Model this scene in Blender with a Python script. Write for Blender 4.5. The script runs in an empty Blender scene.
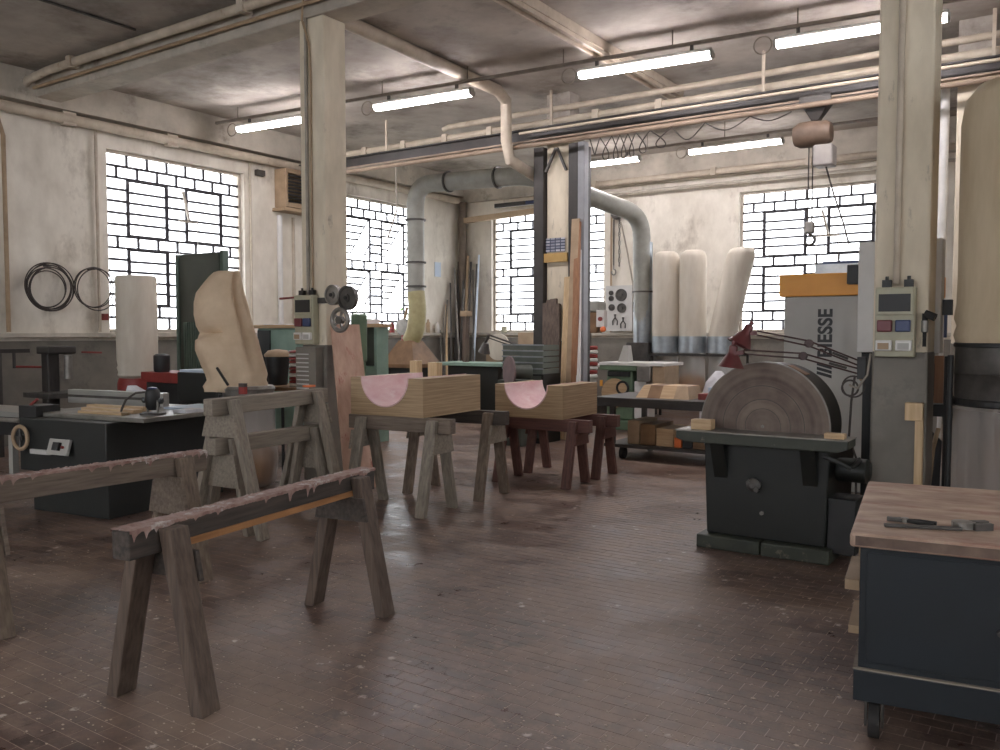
import bpy, bmesh, math, random
from mathutils import Vector, Matrix
from math import sin, cos, pi, radians as R
random.seed(7)
scn = bpy.context.scene
COL = scn.collection

# ------------------------------------------------------------------ camera, sky, exposure
YAW, PITCH, FPX, EYE = R(34.15), R(2.88), 855.0, 1.6
cam = bpy.data.objects.new('camera', bpy.data.cameras.new('camera'))
COL.objects.link(cam)
cam.location = (0, 0, EYE)
cam.rotation_euler = (pi/2 - PITCH, 0, YAW)
cam.data.sensor_width = 36.0
cam.data.lens = FPX/1000*36
cam.data.clip_end = 300
scn.camera = cam

world = bpy.data.worlds.new('sky'); scn.world = world
world.use_nodes = True
bg = world.node_tree.nodes['Background']
bg.inputs['Color'].default_value = (0.97, 0.98, 1.0, 1)      # bright overcast daylight
bg.inputs['Strength'].default_value = 3.8

scn.view_settings.view_transform = 'Standard'
scn.view_settings.look = 'None'
scn.view_settings.gamma = 1
scn.view_settings.use_curve_mapping = False
scn.view_settings.exposure = 1.27
TUBE_STRENGTH = 26.0
scn.cycles.use_denoising = True
scn.cycles.max_bounces = 10
scn.cycles.diffuse_bounces = 6
scn.cycles.transparent_max_bounces = 12
scn.cycles.caustics_reflective = False
scn.cycles.caustics_refractive = False
scn.cycles.sample_clamp_indirect = 6

# room
XL, YF, XR, YB, ZC = -12.4, 16.6, 5.0, -5.0, 5.24
WIN = [('L', 7.56, 10.16, 1.6, 4.42), ('L', 12.40, 15.04, 1.6, 4.40),
       ('F', -11.50, -8.55, 1.6, 4.36), ('F', -5.60, -2.70, 1.6, 4.33),
       ('R', -2.6, .2, 1.6, 4.40), ('R', 2.4, 5.2, 1.6, 4.40), ('B', -11.6, -8.8, 1.6, 4.40), ('B', -8.0, -5.2, 1.6, 4.40), ('B', -4.4, -1.6, 1.6, 4.40), ('B', -.6, 2.2, 1.6, 4.40)]  # R and B openings: out of view, added to brighten camera-facing column sides
def portal(side, a0, a1, z0, z1):        # sampling guide for the daylight in each window opening
    l = bpy.data.lights.new('window_daylight_portal', 'AREA'); l.shape = 'RECTANGLE'
    l.size = a1-a0; l.size_y = z1-z0; l.cycles.is_portal = True
    o = bpy.data.objects.new('window_daylight_portal', l); COL.objects.link(o)
    m, zc = (a0+a1)/2, (z0+z1)/2
    if side == 'L':
        o.location = (XL-0.32, m, zc); o.rotation_euler = (pi/2, 0, -pi/2)
    else:
        o.location = (m, YF+0.32, zc); o.rotation_euler = (-pi/2, 0, 0)
    if side == 'R': o.location = (XR+0.32, m, zc); o.rotation_euler = (pi/2, 0, pi/2)
    if side == 'B': o.location = (m, YB-0.32, zc); o.rotation_euler = (pi/2, 0, 0)
for w in WIN: portal(*w)

# ------------------------------------------------------------------ pixel helpers (direction only; distance from the plane touched)
_f = Vector((-sin(YAW)*cos(PITCH), cos(YAW)*cos(PITCH), -sin(PITCH)))
_r = Vector((cos(YAW), sin(YAW), 0)); _u = _r.cross(_f); EY = Vector((0, 0, EYE))
def ray(x, y): return _f + _r*((x-500)/FPX) + _u*((375-y)/FPX)
def oz(x, y, z=0.0): d = ray(x, y); return EY + d*((z-EYE)/d.z)
def ox(x, y, X): d = ray(x, y); return EY + d*(X/d.x)
def oy(x, y, Y): d = ray(x, y); return EY + d*(Y/d.y)

# ------------------------------------------------------------------ mesh builder
class MB:
    def __init__(s): s.v = []; s.f = []
    def add(s, vs, fs):
        n = len(s.v); s.v += [Vector(p) for p in vs]; s.f += [tuple(i+n for i in f) for f in fs]; return s
    def hexa(s, p):      # bottom ring 0-3 (ccw), top ring 4-7
        return s.add(p, [(3, 2, 1, 0), (4, 5, 6, 7), (0, 1, 5, 4), (1, 2, 6, 5), (2, 3, 7, 6), (3, 0, 4, 7)])
    def box(s, x0, x1, y0, y1, z0, z1):
        return s.hexa([(x0, y0, z0), (x1, y0, z0), (x1, y1, z0), (x0, y1, z0), (x0, y0, z1), (x1, y0, z1), (x1, y1, z1), (x0, y1, z1)])
    def cbox(s, c, d, rz=0, rx=0, ry=0):
        m = Matrix.Rotation(rz, 3, 'Z') @ Matrix.Rotation(ry, 3, 'Y') @ Matrix.Rotation(rx, 3, 'X')
        a, b, e = d[0]/2, d[1]/2, d[2]/2
        return s.hexa([Vector(c) + m @ Vector(q) for q in ((-a, -b, -e), (a, -b, -e), (a, b, -e), (-a, b, -e), (-a, -b, e), (a, -b, e), (a, b, e), (-a, b, e))])
    def bar(s, p0, p1, w, t, upv=(0, 0, 1)):     # rectangular bar from p0 to p1
        p0, p1 = Vector(p0), Vector(p1); d = (p1-p0).normalized(); u = Vector(upv)
        a = d.cross(u)
        if a.length < 1e-4: a = d.cross(Vector((1, 0, 0)))
        a.normalize(); b = a.cross(d); a *= w/2; b *= t/2
        return s.hexa([p0-a-b, p0+a-b, p0+a+b, p0-a+b, p1-a-b, p1+a-b, p1+a+b, p1-a+b])
    def cyl(s, p0, p1, r0, r1=None, n=20, caps=True):
        r1 = r0 if r1 is None else r1
        p0, p1 = Vector(p0), Vector(p1); d = (p1-p0).normalized()
        a = d.orthogonal().normalized(); b = d.cross(a)
        vs = []
        for p, r in ((p0, r0), (p1, r1)):
            for i in range(n):
                t = 2*pi*i/n; vs.append(p + a*(r*cos(t)) + b*(r*sin(t)))
        fs = [(i, (i+1) % n, n+(i+1) % n, n+i) for i in range(n)]
        if caps: fs += [tuple(range(n-1, -1, -1)), tuple(range(n, 2*n))]
        return s.add(vs, fs)
    def tube(s, pts, r, n=8, closed=False, caps=True):
        pts = [Vector(p) for p in pts]; m = len(pts); rs = r if isinstance(r, (list, tuple)) else [r]*m
        vs = []; a = None
        for i, p in enumerate(pts):
            if closed: d = pts[(i+1) % m]-pts[i-1]
            else: d = pts[min(i+1, m-1)]-pts[max(i-1, 0)]
            d.normalize()
            a = d.orthogonal() if a is None else a-d*a.dot(d)
            if a.length < 1e-5: a = d.orthogonal()
            a = a.normalized(); b = d.cross(a)
            for k in range(n):
                t = 2*pi*k/n; vs.append(p + a*(rs[i]*cos(t)) + b*(rs[i]*sin(t)))
        fs = []
        for i in range(m if closed else m-1):
            j = (i+1) % m
            for k in range(n): fs.append((i*n+k, i*n+(k+1) % n, j*n+(k+1) % n, j*n+k))
        if not closed and caps: fs += [tuple(range(n-1, -1, -1)), tuple(range((m-1)*n, m*n))]
        return s.add(vs, fs)
    def lathe(s, prof, c=(0, 0, 0), n=28, axis='Z', caps=True):   # prof [(r, h)]
        c = Vector(c); vs = []
        for r, h in prof:
            for k in range(n):
                t = 2*pi*k/n; q = (r*cos(t), r*sin(t), h)
                if axis == 'Y': q = (q[0], q[2], -q[1])
                if axis == 'X': q = (q[2], q[0], q[1])
                vs.append(c+Vector(q))
        fs = [(i*n+k, i*n+(k+1) % n, (i+1)*n+(k+1) % n, (i+1)*n+k) for i in range(len(prof)-1) for k in range(n)]
        if caps: fs += [tuple(range(n-1, -1, -1)), tuple(range((len(prof)-1)*n, len(prof)*n))]
        return s.add(vs, fs)
    def prism(s, poly, a0, a1, axis='Y'):      # polygon in the two other axes
        def q(p, a): return {'Y': (p[0], a, p[1]), 'X': (a, p[0], p[1]), 'Z': (p[0], p[1], a)}[axis]
        n = len(poly); vs = [q(p, a0) for p in poly]+[q(p, a1) for p in poly]
        fs = [(i, (i+1) % n, n+(i+1) % n, n+i) for i in range(n)]+[tuple(range(n-1, -1, -1)), tuple(range(n, 2*n))]
        return s.add(vs, fs)
    def torus(s, c, rad, r, axis='Y', n=32, k=8):
        pts = []
        for i in range(n):
            t = 2*pi*i/n; u, w = rad*cos(t), rad*sin(t)
            pts.append(Vector(c)+Vector({'Y': (u, 0, w), 'X': (0, u, w), 'Z': (u, w, 0)}[axis]))
        return s.tube(pts, r, k, closed=True)
    def xf(s, m):
        s.v = [m @ p for p in s.v]; return s
    def mesh(s, name, smooth=0):
        me = bpy.data.meshes.new(name); me.from_pydata([tuple(p) for p in s.v], [], s.f)
        bm = bmesh.new(); bm.from_mesh(me); bmesh.ops.recalc_face_normals(bm, faces=bm.faces); bm.to_mesh(me); bm.free()
        if smooth:
            me.shade_smooth(); me.set_sharp_from_angle(angle=R(smooth))
        me.update(); return me

OFF = {}
def link(name, me, mat, parent=None, bevel=0.0):
    o = bpy.data.objects.new(name, me); COL.objects.link(o)
    if mat: me.materials.append(mat)
    if parent: o.parent = parent
    if bevel:
        b = o.modifiers.new('bevel', 'BEVEL'); b.width = bevel; b.segments = 2; b.limit_method = 'ANGLE'; b.angle_limit = R(40)
    return o
def tag(o, label=None, cat=None, group=None, kind=None):
    if label: o['label'] = label
    if cat: o['category'] = cat
    if group: o['group'] = group
    if kind: o['kind'] = kind
    return o
def thing(name, label, cat, loc=(0, 0, 0), rz=0.0, group=None, world=False):
    o = bpy.data.objects.new(name, None); COL.objects.link(o); o.empty_display_size = .1
    o.location = loc; o.rotation_euler = (0, 0, rz); tag(o, label, cat, group)
    if world: OFF[o.name] = Vector(loc)
    return o
def part(name, mb, mat, parent, label=None, smooth=0, bevel=0.0):
    off = OFF.get(parent.name)
    if off is not None:
        if name is not None: mb.xf(Matrix.Translation(-off))
    o = link(name, mb.mesh(name, smooth), mat, parent, bevel)
    if off is not None: OFF[o.name] = off
    if label: o['label'] = label
    return o
def one(name, mb, mat, label, cat, group=None, smooth=0, bevel=0.0, kind=None):   # thing that is one mesh, given in world coordinates
    lo = [min(p[i] for p in mb.v) for i in range(3)]; hi = [max(p[i] for p in mb.v) for i in range(3)]
    c = Vector(((lo[0]+hi[0])/2, (lo[1]+hi[1])/2, lo[2]))
    mb.xf(Matrix.Translation(-c)); o = link(name, mb.mesh(name, smooth), mat, None, bevel); o.location = c
    return tag(o, label, cat, group, kind)
def struct(name, mb, mat, label=None, parent=None, smooth=0, bevel=0.0):
    o = link(name, mb.mesh(name, smooth), mat, parent, bevel)
    if parent is None: o['kind'] = 'structure'
    if label: o['label'] = label
    return o
def copy_tree(o, parent=None):
    c = o.copy(); COL.objects.link(c); c.parent = parent
    for ch in list(o.children): copy_tree(ch, c)
    return c
def pbox(x0, y0, x1, y1, Y, d, floor=False):   # box whose front face at depth plane Y spans these directions
    a, b = oy(x0, y0, Y), oy(x1, y1, Y)
    return (a.x, b.x, Y, Y+d, 0.0 if floor else b.z, a.z)

# ------------------------------------------------------------------ materials
def lin(c):
    c /= 255.0
    return c/12.92 if c <= .04045 else ((c+.055)/1.055)**2.4
def rgb(*c): return (lin(c[0]), lin(c[1]), lin(c[2]), 1)
M = {}
def nt(name):
    m = bpy.data.materials.new(name); m.use_nodes = True; M[name] = m
    t = m.node_tree; return m, t, t.nodes['Principled BSDF']
def mat(name, c1, c2=None, rough=.6, metal=0.0, scale=6.0, stretch=(1, 1, 1), bump=0.0, lo=.3, hi=.7, detail=6, c3=None, scale3=2.5, lo3=.55, hi3=.7, spec=.5, coords='Object'):
    """two-tone procedural paint / wood / metal; c3 = a third tone in patches of its own (stains, wear)"""
    m, t, p = nt(name); N = t.nodes; L = t.links
    tc = N.new('ShaderNodeTexCoord'); mp = N.new('ShaderNodeMapping'); mp.inputs['Scale'].default_value = stretch
    L.new(tc.outputs[coords], mp.inputs[0])
    nz = N.new('ShaderNodeTexNoise'); nz.inputs['Scale'].default_value = scale; nz.inputs['Detail'].default_value = detail; nz.inputs['Roughness'].default_value = .6
    L.new(mp.outputs[0], nz.inputs['Vector'])
    cr = N.new('ShaderNodeValToRGB'); cr.color_ramp.elements[0].position = lo; cr.color_ramp.elements[1].position = hi
    if c2 is None: c2 = tuple(v*.82 for v in c1)
    cr.color_ramp.elements[0].color = rgb(*c2); cr.color_ramp.elements[1].color = rgb(*c1)
    L.new(nz.outputs['Fac'], cr.inputs[0]); out = cr.outputs[0]
    if c3 is not None:
        n3 = N.new('ShaderNodeTexNoise'); n3.inputs['Scale'].default_value = scale3; n3.inputs['Detail'].default_value = 7; n3.inputs['Roughness'].default_value = .7
        L.new(mp.outputs[0], n3.inputs['Vector'])
        r3 = N.new('ShaderNodeMapRange'); r3.inputs[1].default_value = lo3; r3.inputs[2].default_value = hi3
        L.new(n3.outputs['Fac'], r3.inputs[0])
        mx = N.new('ShaderNodeMix'); mx.data_type = 'RGBA'
        L.new(r3.outputs[0], mx.inputs[0]); L.new(out, mx.inputs[6]); mx.inputs[7].default_value = rgb(*c3); out = mx.outputs[2]
    L.new(out, p.inputs['Base Color'])
    p.inputs['Roughness'].default_value = rough; p.inputs['Metallic'].default_value = metal
    p.inputs['Specular IOR Level'].default_value = spec
    if bump:
        b = N.new('ShaderNodeBump'); b.inputs['Strength'].default_value = bump; b.inputs['Distance'].default_value = .01
        L.new(nz.outputs['Fac'], b.inputs['Height']); L.new(b.outputs[0], p.inputs['Normal'])
    return m
def emit(name, c, s):
    m, t, p = nt(name); p.inputs['Base Color'].default_value = rgb(*c); p.inputs['Emission Color'].default_value = rgb(*c); p.inputs['Emission Strength'].default_value = s
    return m
def glassy(name, tint, tr=.6, dif=.3, gl=.1):
    """thin sheet: part clear, part milky (lets daylight through), part reflecting"""
    m = bpy.data.materials.new(name); m.use_nodes = True; M[name] = m; t = m.node_tree; N = t.nodes; L = t.links
    N.remove(N['Principled BSDF']); out = N['Material Output']
    a = N.new('ShaderNodeBsdfTransparent'); a.inputs[0].default_value = tint
    b = N.new('ShaderNodeBsdfTranslucent'); b.inputs[0].default_value = tint
    g = N.new('ShaderNodeBsdfGlossy'); g.inputs['Roughness'].default_value = .12
    m1 = N.new('ShaderNodeMixShader'); m1.inputs[0].default_value = dif/(tr+dif); L.new(a.outputs[0], m1.inputs[1]); L.new(b.outputs[0], m1.inputs[2])
    m2 = N.new('ShaderNodeMixShader'); m2.inputs[0].default_value = gl; L.new(m1.outputs[0], m2.inputs[1]); L.new(g.outputs[0], m2.inputs[2])
    L.new(m2.outputs[0], out.inputs[0]); return m

mat('plaster', (236, 230, 218), (204, 196, 182), rough=.9, scale=2.2, stretch=(1, 1, .6), c3=(156, 144, 128), scale3=1.4, lo3=.54, hi3=.78, bump=.35)
mat('ceiling_plaster', (192, 184, 174), (146, 137, 128), rough=.95, scale=1.1, c3=(100, 92, 84), scale3=.7, lo3=.5, hi3=.72, bump=.35)
mat('column_concrete', (230, 218, 196), (200, 188, 166), rough=.85, scale=4, stretch=(1, 1, .35), c3=(140, 130, 115), scale3=6, lo3=.60, hi3=.72, bump=.45)
mat('beam_concrete', (200, 192, 178), (160, 152, 140), rough=.9, scale=2, c3=(120, 112, 102), scale3=1.5, lo3=.58, hi3=.75, bump=.3)
mat('dado_grey', (132, 126, 116), (110, 105, 97), rough=.6, scale=3, c3=(92, 86, 80), scale3=2, bump=.1)
mat('ledge', (196, 188, 174), (160, 152, 140), rough=.7, scale=5)
mat('pipe_paint', (204, 192, 174), (172, 158, 140), rough=.55, scale=4, c3=(140, 112, 88), scale3=3, lo3=.62, hi3=.75)
mat('rail_rust', (160, 140, 120), (130, 112, 96), rough=.6, scale=5)
mat('trunk_grey', (128, 118, 106), (104, 95, 86), rough=.6)
mat('steel_dark', (62, 57, 53), (46, 43, 41), rough=.5, scale=5)
mat('steel_grey_post', (150, 151, 154), (132, 133, 136), rough=.45, scale=4)
mat('galvanised', (176, 182, 186), (140, 147, 152), rough=.35, metal=.6, scale=5)
mat('drain_brown', (116, 102, 88), (92, 80, 70), rough=.6)
mat('duct_paint', (168, 168, 160), (140, 140, 132), rough=.5, scale=3)
mat('duct_flex', (190, 182, 140), (160, 150, 110), rough=.6, scale=5)
mat('hood_brown', (140, 108, 76), (110, 82, 56), rough=.6, scale=5)
mat('glazing_bar', (66, 64, 70), (52, 50, 56), rough=.6, scale=6)
mat('frame_paint', (196, 188, 176), (160, 150, 138), rough=.7, scale=6)
glassy('pane_glass', (.97, .98, 1, 1), .62, .3, .06)
glassy('clear_bag', (.9, .89, .87, 1), .45, .4, .14)
emit('tube_light', (255, 248, 252), TUBE_STRENGTH)
mat('lamp_housing', (180, 176, 168), rough=.5)
mat('wood_old', (132, 118, 104), (92, 80, 70), rough=.75, scale=5, stretch=(.6, 9, 9), bump=.35, c3=(70, 58, 52), scale3=2.0, lo3=.58, hi3=.75)
mat('wood_old_leg', (134, 118, 102), (90, 77, 66), rough=.75, scale=5, stretch=(9, 9, .6), bump=.35, c3=(68, 57, 50), scale3=1.6, lo3=.58, hi3=.75)
mat('wood_dark', (86, 76, 68), (50, 45, 42), rough=.75, scale=5, stretch=(.6, 9, 9), bump=.35)
mat('wood_dark_leg', (112, 96, 84), (74, 62, 55), rough=.75, scale=5, stretch=(9, 9, .6), bump=.35)
mat('wood_grey', (150, 140, 126), (118, 108, 96), rough=.75, scale=5, stretch=(.6, 9, 9), bump=.25)
mat('wood_grey_leg', (152, 142, 128), (116, 107, 96), rough=.75, scale=5, stretch=(9, 9, .6), bump=.25, c3=(124, 70, 64), scale3=1.3, lo3=.66, hi3=.72)
mat('wood_red', (112, 74, 66), (84, 58, 53), rough=.7, scale=5, stretch=(.6, 9, 9), bump=.25)
mat('wood_red_leg', (116, 80, 72), (84, 60, 54), rough=.7, scale=5, stretch=(9, 9, .6), bump=.25)
mat('wood_batten', (176, 128, 84), (136, 94, 58), rough=.7, scale=5, stretch=(.6, 9, 9))
mat('paint_crust', (172, 146, 136), (126, 88, 80), rough=.65, scale=14, bump=.6, c3=(196, 188, 182), scale3=9, lo3=.54, hi3=.64)
mat('wood_box', (186, 160, 126), (142, 116, 86), rough=.55, scale=4, stretch=(.4, .4, 18), lo=.34, hi=.66)
mat('trough_pink', (230, 204, 202), (212, 164, 168), rough=.55, scale=5, stretch=(1, .8, 2), c3=(236, 226, 222), scale3=4)
mat('wood_pale', (216, 190, 152), (190, 160, 120), rough=.6, scale=5, stretch=(9, 9, .5))
mat('wood_pale_flat', (200, 172, 136), (172, 142, 106), rough=.6, scale=5, stretch=(.6, 9, 9))
mat('wood_orange', (160, 116, 84), (134, 94, 66), rough=.55, scale=5, stretch=(9, 9, .5))
mat('plywood_pink', (208, 174, 154), (178, 142, 122), rough=.7, scale=4, stretch=(3, 3, .7), c3=(166, 98, 88), scale3=5, lo3=.58, hi3=.68)
mat('bench_top', (194, 170, 150), (146, 118, 102), rough=.65, scale=5, stretch=(.9, 2.2, 1), bump=.3, c3=(138, 78, 70), scale3=3.2, lo3=.54, hi3=.74)
mat('bench_blue', (25, 33, 40), (21, 27, 32), rough=.55, scale=3)
mat('bench_edge', (124, 104, 90), (86, 70, 62), rough=.7, scale=9)
mat('green_dark', (25, 27, 23), (21, 23, 20), rough=.5, scale=4, c3=(60, 62, 52), scale3=6, lo3=.68, hi3=.78)
mat('green_edge', (60, 63, 52), (46, 49, 41), rough=.55, scale=5, c3=(130, 124, 104), scale3=7, lo3=.6, hi3=.72)
mat('green_machine', (112, 134, 108), (92, 112, 90), rough=.5, scale=4)
mat('green_teal', (148, 174, 160), (126, 152, 138), rough=.5, scale=4)
mat('green_cabinet', (80, 84, 75), (68, 73, 65), rough=.5, scale=3)
mat('green_cabinet_light', (100, 118, 108), (84, 102, 92), rough=.5, scale=3)
mat('saw_body', (40, 42, 40), (33, 35, 33), rough=.5, scale=3)
mat('saw_table', (150, 146, 138), (110, 106, 100), rough=.4, metal=.4, scale=5)
mat('alu', (190, 190, 186), (160, 160, 156), rough=.35, metal=.7, scale=5, stretch=(.5, 4, 4))
mat('black', (36, 36, 36), (30, 30, 30), rough=.5)
mat('black_rubber', (44, 42, 41), (36, 35, 34), rough=.75)
mat('canvas', (214, 192, 164), (196, 172, 144), rough=.9, scale=5, bump=.15)
mat('bag_cloth', (222, 214, 200), (202, 192, 176), rough=.9, scale=3, stretch=(2, 2, .5))
mat('bag_cream', (204, 188, 160), (182, 164, 136), rough=.85, scale=3, stretch=(2, 2, .4))
mat('sawdust', (190, 152, 116), (164, 126, 92), rough=.95, scale=20, bump=.3)
mat('orange_hood', (234, 164, 62), (220, 148, 52), rough=.45, scale=2)
mat('cabinet_grey', (176, 174, 168), (162, 160, 154), rough=.5, scale=2)
mat('panel_grey', (206, 204, 200), (190, 188, 184), rough=.45, scale=3)
mat('lettering', (44, 44, 46), rough=.5)
mat('band_yellow', (196, 162, 100), (170, 136, 80), rough=.6)
mat('lamp_arm', (74, 46, 44), (58, 38, 37), rough=.45)
mat('lamp_red', (108, 52, 52), (86, 42, 43), rough=.4, scale=5)
mat('disc_abrasive', (104, 90, 82), (82, 70, 64), rough=.8, scale=14)
mat('red_paint', (150, 58, 52), (120, 46, 42), rough=.5, scale=6)
mat('red_plug', (118, 50, 56), (100, 42, 48), rough=.4)
mat('blue_plug', (50, 66, 108), (42, 56, 92), rough=.4)
mat('box_beige', (176, 172, 148), (158, 154, 132), rough=.45, scale=5)
mat('cable', (70, 62, 56), (54, 48, 44), rough=.6)
mat('cable_light', (170, 160, 146), rough=.6)
mat('iron', (92, 88, 84), (66, 63, 60), rough=.5, metal=.3, scale=8)
mat('iron_light', (150, 146, 140), (118, 114, 108), rough=.4, metal=.5, scale=8)
mat('hoist_brown', (122, 102, 86), (92, 76, 64), rough=.6, scale=6)
mat('hoist_grey', (170, 164, 158), (150, 144, 138), rough=.5)
mat('white_paint', (226, 224, 220), (208, 206, 202), rough=.5)
mat('paper', (232, 232, 236), rough=.8)
mat('brown_tan', (176, 152, 124), (150, 128, 102), rough=.7, scale=5)
mat('white_board_blue', (200, 212, 226), (186, 200, 216), rough=.5)
mat('orange_bright', (234, 120, 60), rough=.5)
mat('disc_purple', (136, 116, 116), (114, 98, 98), rough=.8, scale=8)
mat('crate_green', (112, 120, 112), (96, 104, 96), rough=.5, scale=4)
mat('leaf', (120, 150, 90), (86, 120, 64), rough=.6, scale=3)
mat('outside_ground', (170, 168, 160), (150, 148, 140), rough=.9, scale=.5)
mat('chip', (214, 200, 184), (180, 160, 140), rough=.9, scale=20)

# floor tile material: each 7.5 x 15 cm clinker tile has its own tone; sawdust and paint wear in patches
TW, TL, TG = .0775, .1525, .004
def floor_mat(name, joints):
    m, t, p = nt(name); N = t.nodes; L = t.links
    geo = N.new('ShaderNodeNewGeometry'); sp = N.new('ShaderNodeSeparateXYZ'); L.new(geo.outputs['Position'], sp.inputs[0])
    def mth(op, a, b=None):
        n = N.new('ShaderNodeMath'); n.operation = op
        for i, v in enumerate((a, b)):
            if v is None: continue
            if isinstance(v, (int, float)): n.inputs[i].default_value = v
            else: L.new(v, n.inputs[i])
        return n.outputs[0]
    ry = mth('DIVIDE', sp.outputs[1], TW); row = mth('FLOOR', ry)
    rx = mth('ADD', mth('DIVIDE', sp.outputs[0], TL), mth('MULTIPLY', row, .5)); colm = mth('FLOOR', rx)
    cb = N.new('ShaderNodeCombineXYZ'); L.new(row, cb.inputs[0]); L.new(colm, cb.inputs[1])
    wn = N.new('ShaderNodeTexWhiteNoise'); wn.noise_dimensions = '2D'; L.new(cb.outputs[0], wn.inputs['Vector'])
    cr = N.new('ShaderNodeValToRGB'); e = cr.color_ramp.elements
    e[0].color = rgb(74, 55, 49); e[1].color = rgb(98, 77, 69); L.new(wn.outputs['Value'], cr.inputs[0]); c = cr.outputs[0]
    def noise(s, d=8, r=.65, st=(1, 1, 1)):
        mp = N.new('ShaderNodeMapping'); mp.inputs['Scale'].default_value = st; L.new(geo.outputs['Position'], mp.inputs[0])
        n = N.new('ShaderNodeTexNoise'); n.inputs['Scale'].default_value = s; n.inputs['Detail'].default_value = d; n.inputs['Roughness'].default_value = r
        L.new(mp.outputs[0], n.inputs['Vector']); return n.outputs['Fac']
    def rng(v, a, b, c_=0., d_=1.):
        n = N.new('ShaderNodeMapRange'); n.inputs[1].default_value = a; n.inputs[2].default_value = b; n.inputs[3].default_value = c_; n.inputs[4].default_value = d_
        L.new(v, n.inputs[0]); return n.outputs[0]
    def mix(f, a, colr):
        n = N.new('ShaderNodeMix'); n.data_type = 'RGBA'; L.new(f, n.inputs[0]); L.new(a, n.inputs[6]); n.inputs[7].default_value = colr; return n.outputs[2]
    if joints:
        fx = mth('FRACT', rx); fy = mth('FRACT', ry)
        jy = mth('LESS_THAN', fy, .06); jx = mth('LESS_THAN', fx, .03); j = mth('MAXIMUM', jx, jy)
        c = mix(j, c, rgb(150, 134, 122))
    dust = rng(noise(.75, 12, .74), .45, .60); c = mix(mth('MULTIPLY', dust, .62), c, rgb(158, 137, 121))
    n2 = noise(5.5, 10, .78); sm = rng(n2, .50, .63); c = mix(mth('MULTIPLY', sm, .65), c, rgb(150, 130, 115))
    dk = rng(noise(1.7, 6, .7), .56, .72); c = mix(mth('MULTIPLY', dk, .45), c, rgb(68, 54, 48))
    vo = N.new('ShaderNodeTexVoronoi'); vo.inputs['Scale'].default_value = 9; L.new(geo.outputs['Position'], vo.inputs['Vector'])
    spk = mth('MULTIPLY', rng(vo.outputs['Distance'], .22, .12), mth('GREATER_THAN', noise(2.3, 3), .58)); spk = mth('MULTIPLY', spk, rng(noise(30, 3), .42, .55))
    c = mix(mth('MULTIPLY', spk, .8), c, rgb(214, 202, 190))
    L.new(c, p.inputs['Base Color'])
    L.new(mth('ADD', rng(n2, .3, .7, .22, .45), mth('MULTIPLY', dust, .25)), p.inputs['Roughness'])
    p.inputs['Specular IOR Level'].default_value = .45
    b = N.new('ShaderNodeBump'); b.inputs['Strength'].default_value = .25; b.inputs['Distance'].default_value = .006; L.new(n2, b.inputs['Height']); L.new(b.outputs[0], p.inputs['Normal'])
    return m
floor_mat('floor_tile', False); floor_mat('floor_far', True)
mat('mortar', (196, 178, 164), (160, 144, 132), rough=.9, scale=6, coords='Object')

# ------------------------------------------------------------------ THE SETTING
# floor: bedding, tiles in front, plain tiled surface beyond
RX0, RX1, RY0, RY1 = -62*TL, 12*TL, 8*TW, 124*TW
fl = MB()
for b in ((XL-.3, RX0, YB-.3, YF+.3), (RX1, XR+.3, YB-.3, YF+.3), (RX0, RX1, YB-.3, RY0), (RX0, RX1, RY1, YF+.3)):
    fl.box(b[0], b[1], b[2], b[3], -.1, 0)
floor = struct('floor', fl, M['floor_far'], 'worn brown clinker tile floor dusted with sawdust and paint')
bed = MB().box(RX0, RX1, RY0, RY1, -.1, -.0013); struct('tile_bedding', bed, M['mortar'], 'pale cement joints between the floor tiles', parent=floor)
cells = []
for r in range(8, 124):
    for k in range(-64, 12+66):
        x0 = (k - .5*r)*TL
        x1 = x0+TL-TG
        if x0 < RX0-.001 or x1 > RX1: continue
        cells.append((x0, x1, r*TW, r*TW+TW-TG))
def seen(c):
    v = Vector(((c[0]+c[1])/2, (c[2]+c[3])/2, 0))-EY; z = v.dot(_f)
    if z < .5: return None
    px, py = 500+FPX*v.dot(_r)/z, 375-FPX*v.dot(_u)/z
    return z if 0 <= px <= 1000 and py <= 750 else None
def hidden(c):
    cx, cy = (c[0]+c[1])/2, (c[2]+c[3])/2
    return cx > -.75 and cy > 3.4
near = sorted([(seen(c), c) for c in cells if seen(c) and not hidden(c)])[:300]
nset = set(c for _, c in near)
tile_mb = MB().box(0, TL-TG, 0, TW-TG, -.02, 0)
tile_me = tile_mb.mesh('tile'); tile_me.materials.append(M['floor_tile'])
for _, c in near:
    o = bpy.data.objects.new('tile', tile_me); COL.objects.link(o); o.parent = floor
    o.location = (c[0], c[2], random.uniform(-.0006, .0002)); o.rotation_euler = (random.uniform(-.003, .003), random.uniform(-.0015, .0015), random.uniform(-.006, .006))
tf = MB()
for c in cells:
    if c in nset: continue
    x0, x1, y0, y1 = c; a = random.uniform(-.0006, .0002)
    n = len(tf.v)
    tf.v += [Vector(q) for q in ((x0, y0, -.02), (x1, y0, -.02), (x1, y1, -.02), (x0, y1, -.02), (x0, y0, a), (x1, y0, a-.0004), (x1, y1, a), (x0, y1, a-.0004))]
    tf.f += [tuple(i+n for i in f) for f in ((4, 5, 6, 7), (0, 1, 5, 4), (1, 2, 6, 5), (2, 3, 7, 6), (3, 0, 4, 7))]
o = struct('tile_field', tf, M['floor_tile'], 'brown clinker tiles of the floor further back', parent=floor); o['kind'] = 'stuff'

struct('ceiling', MB().box(XL-.3, XR+.3, YB-.3, YF+.3, ZC, ZC+.2), M['ceiling_plaster'], 'stained grey concrete ceiling')

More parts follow.
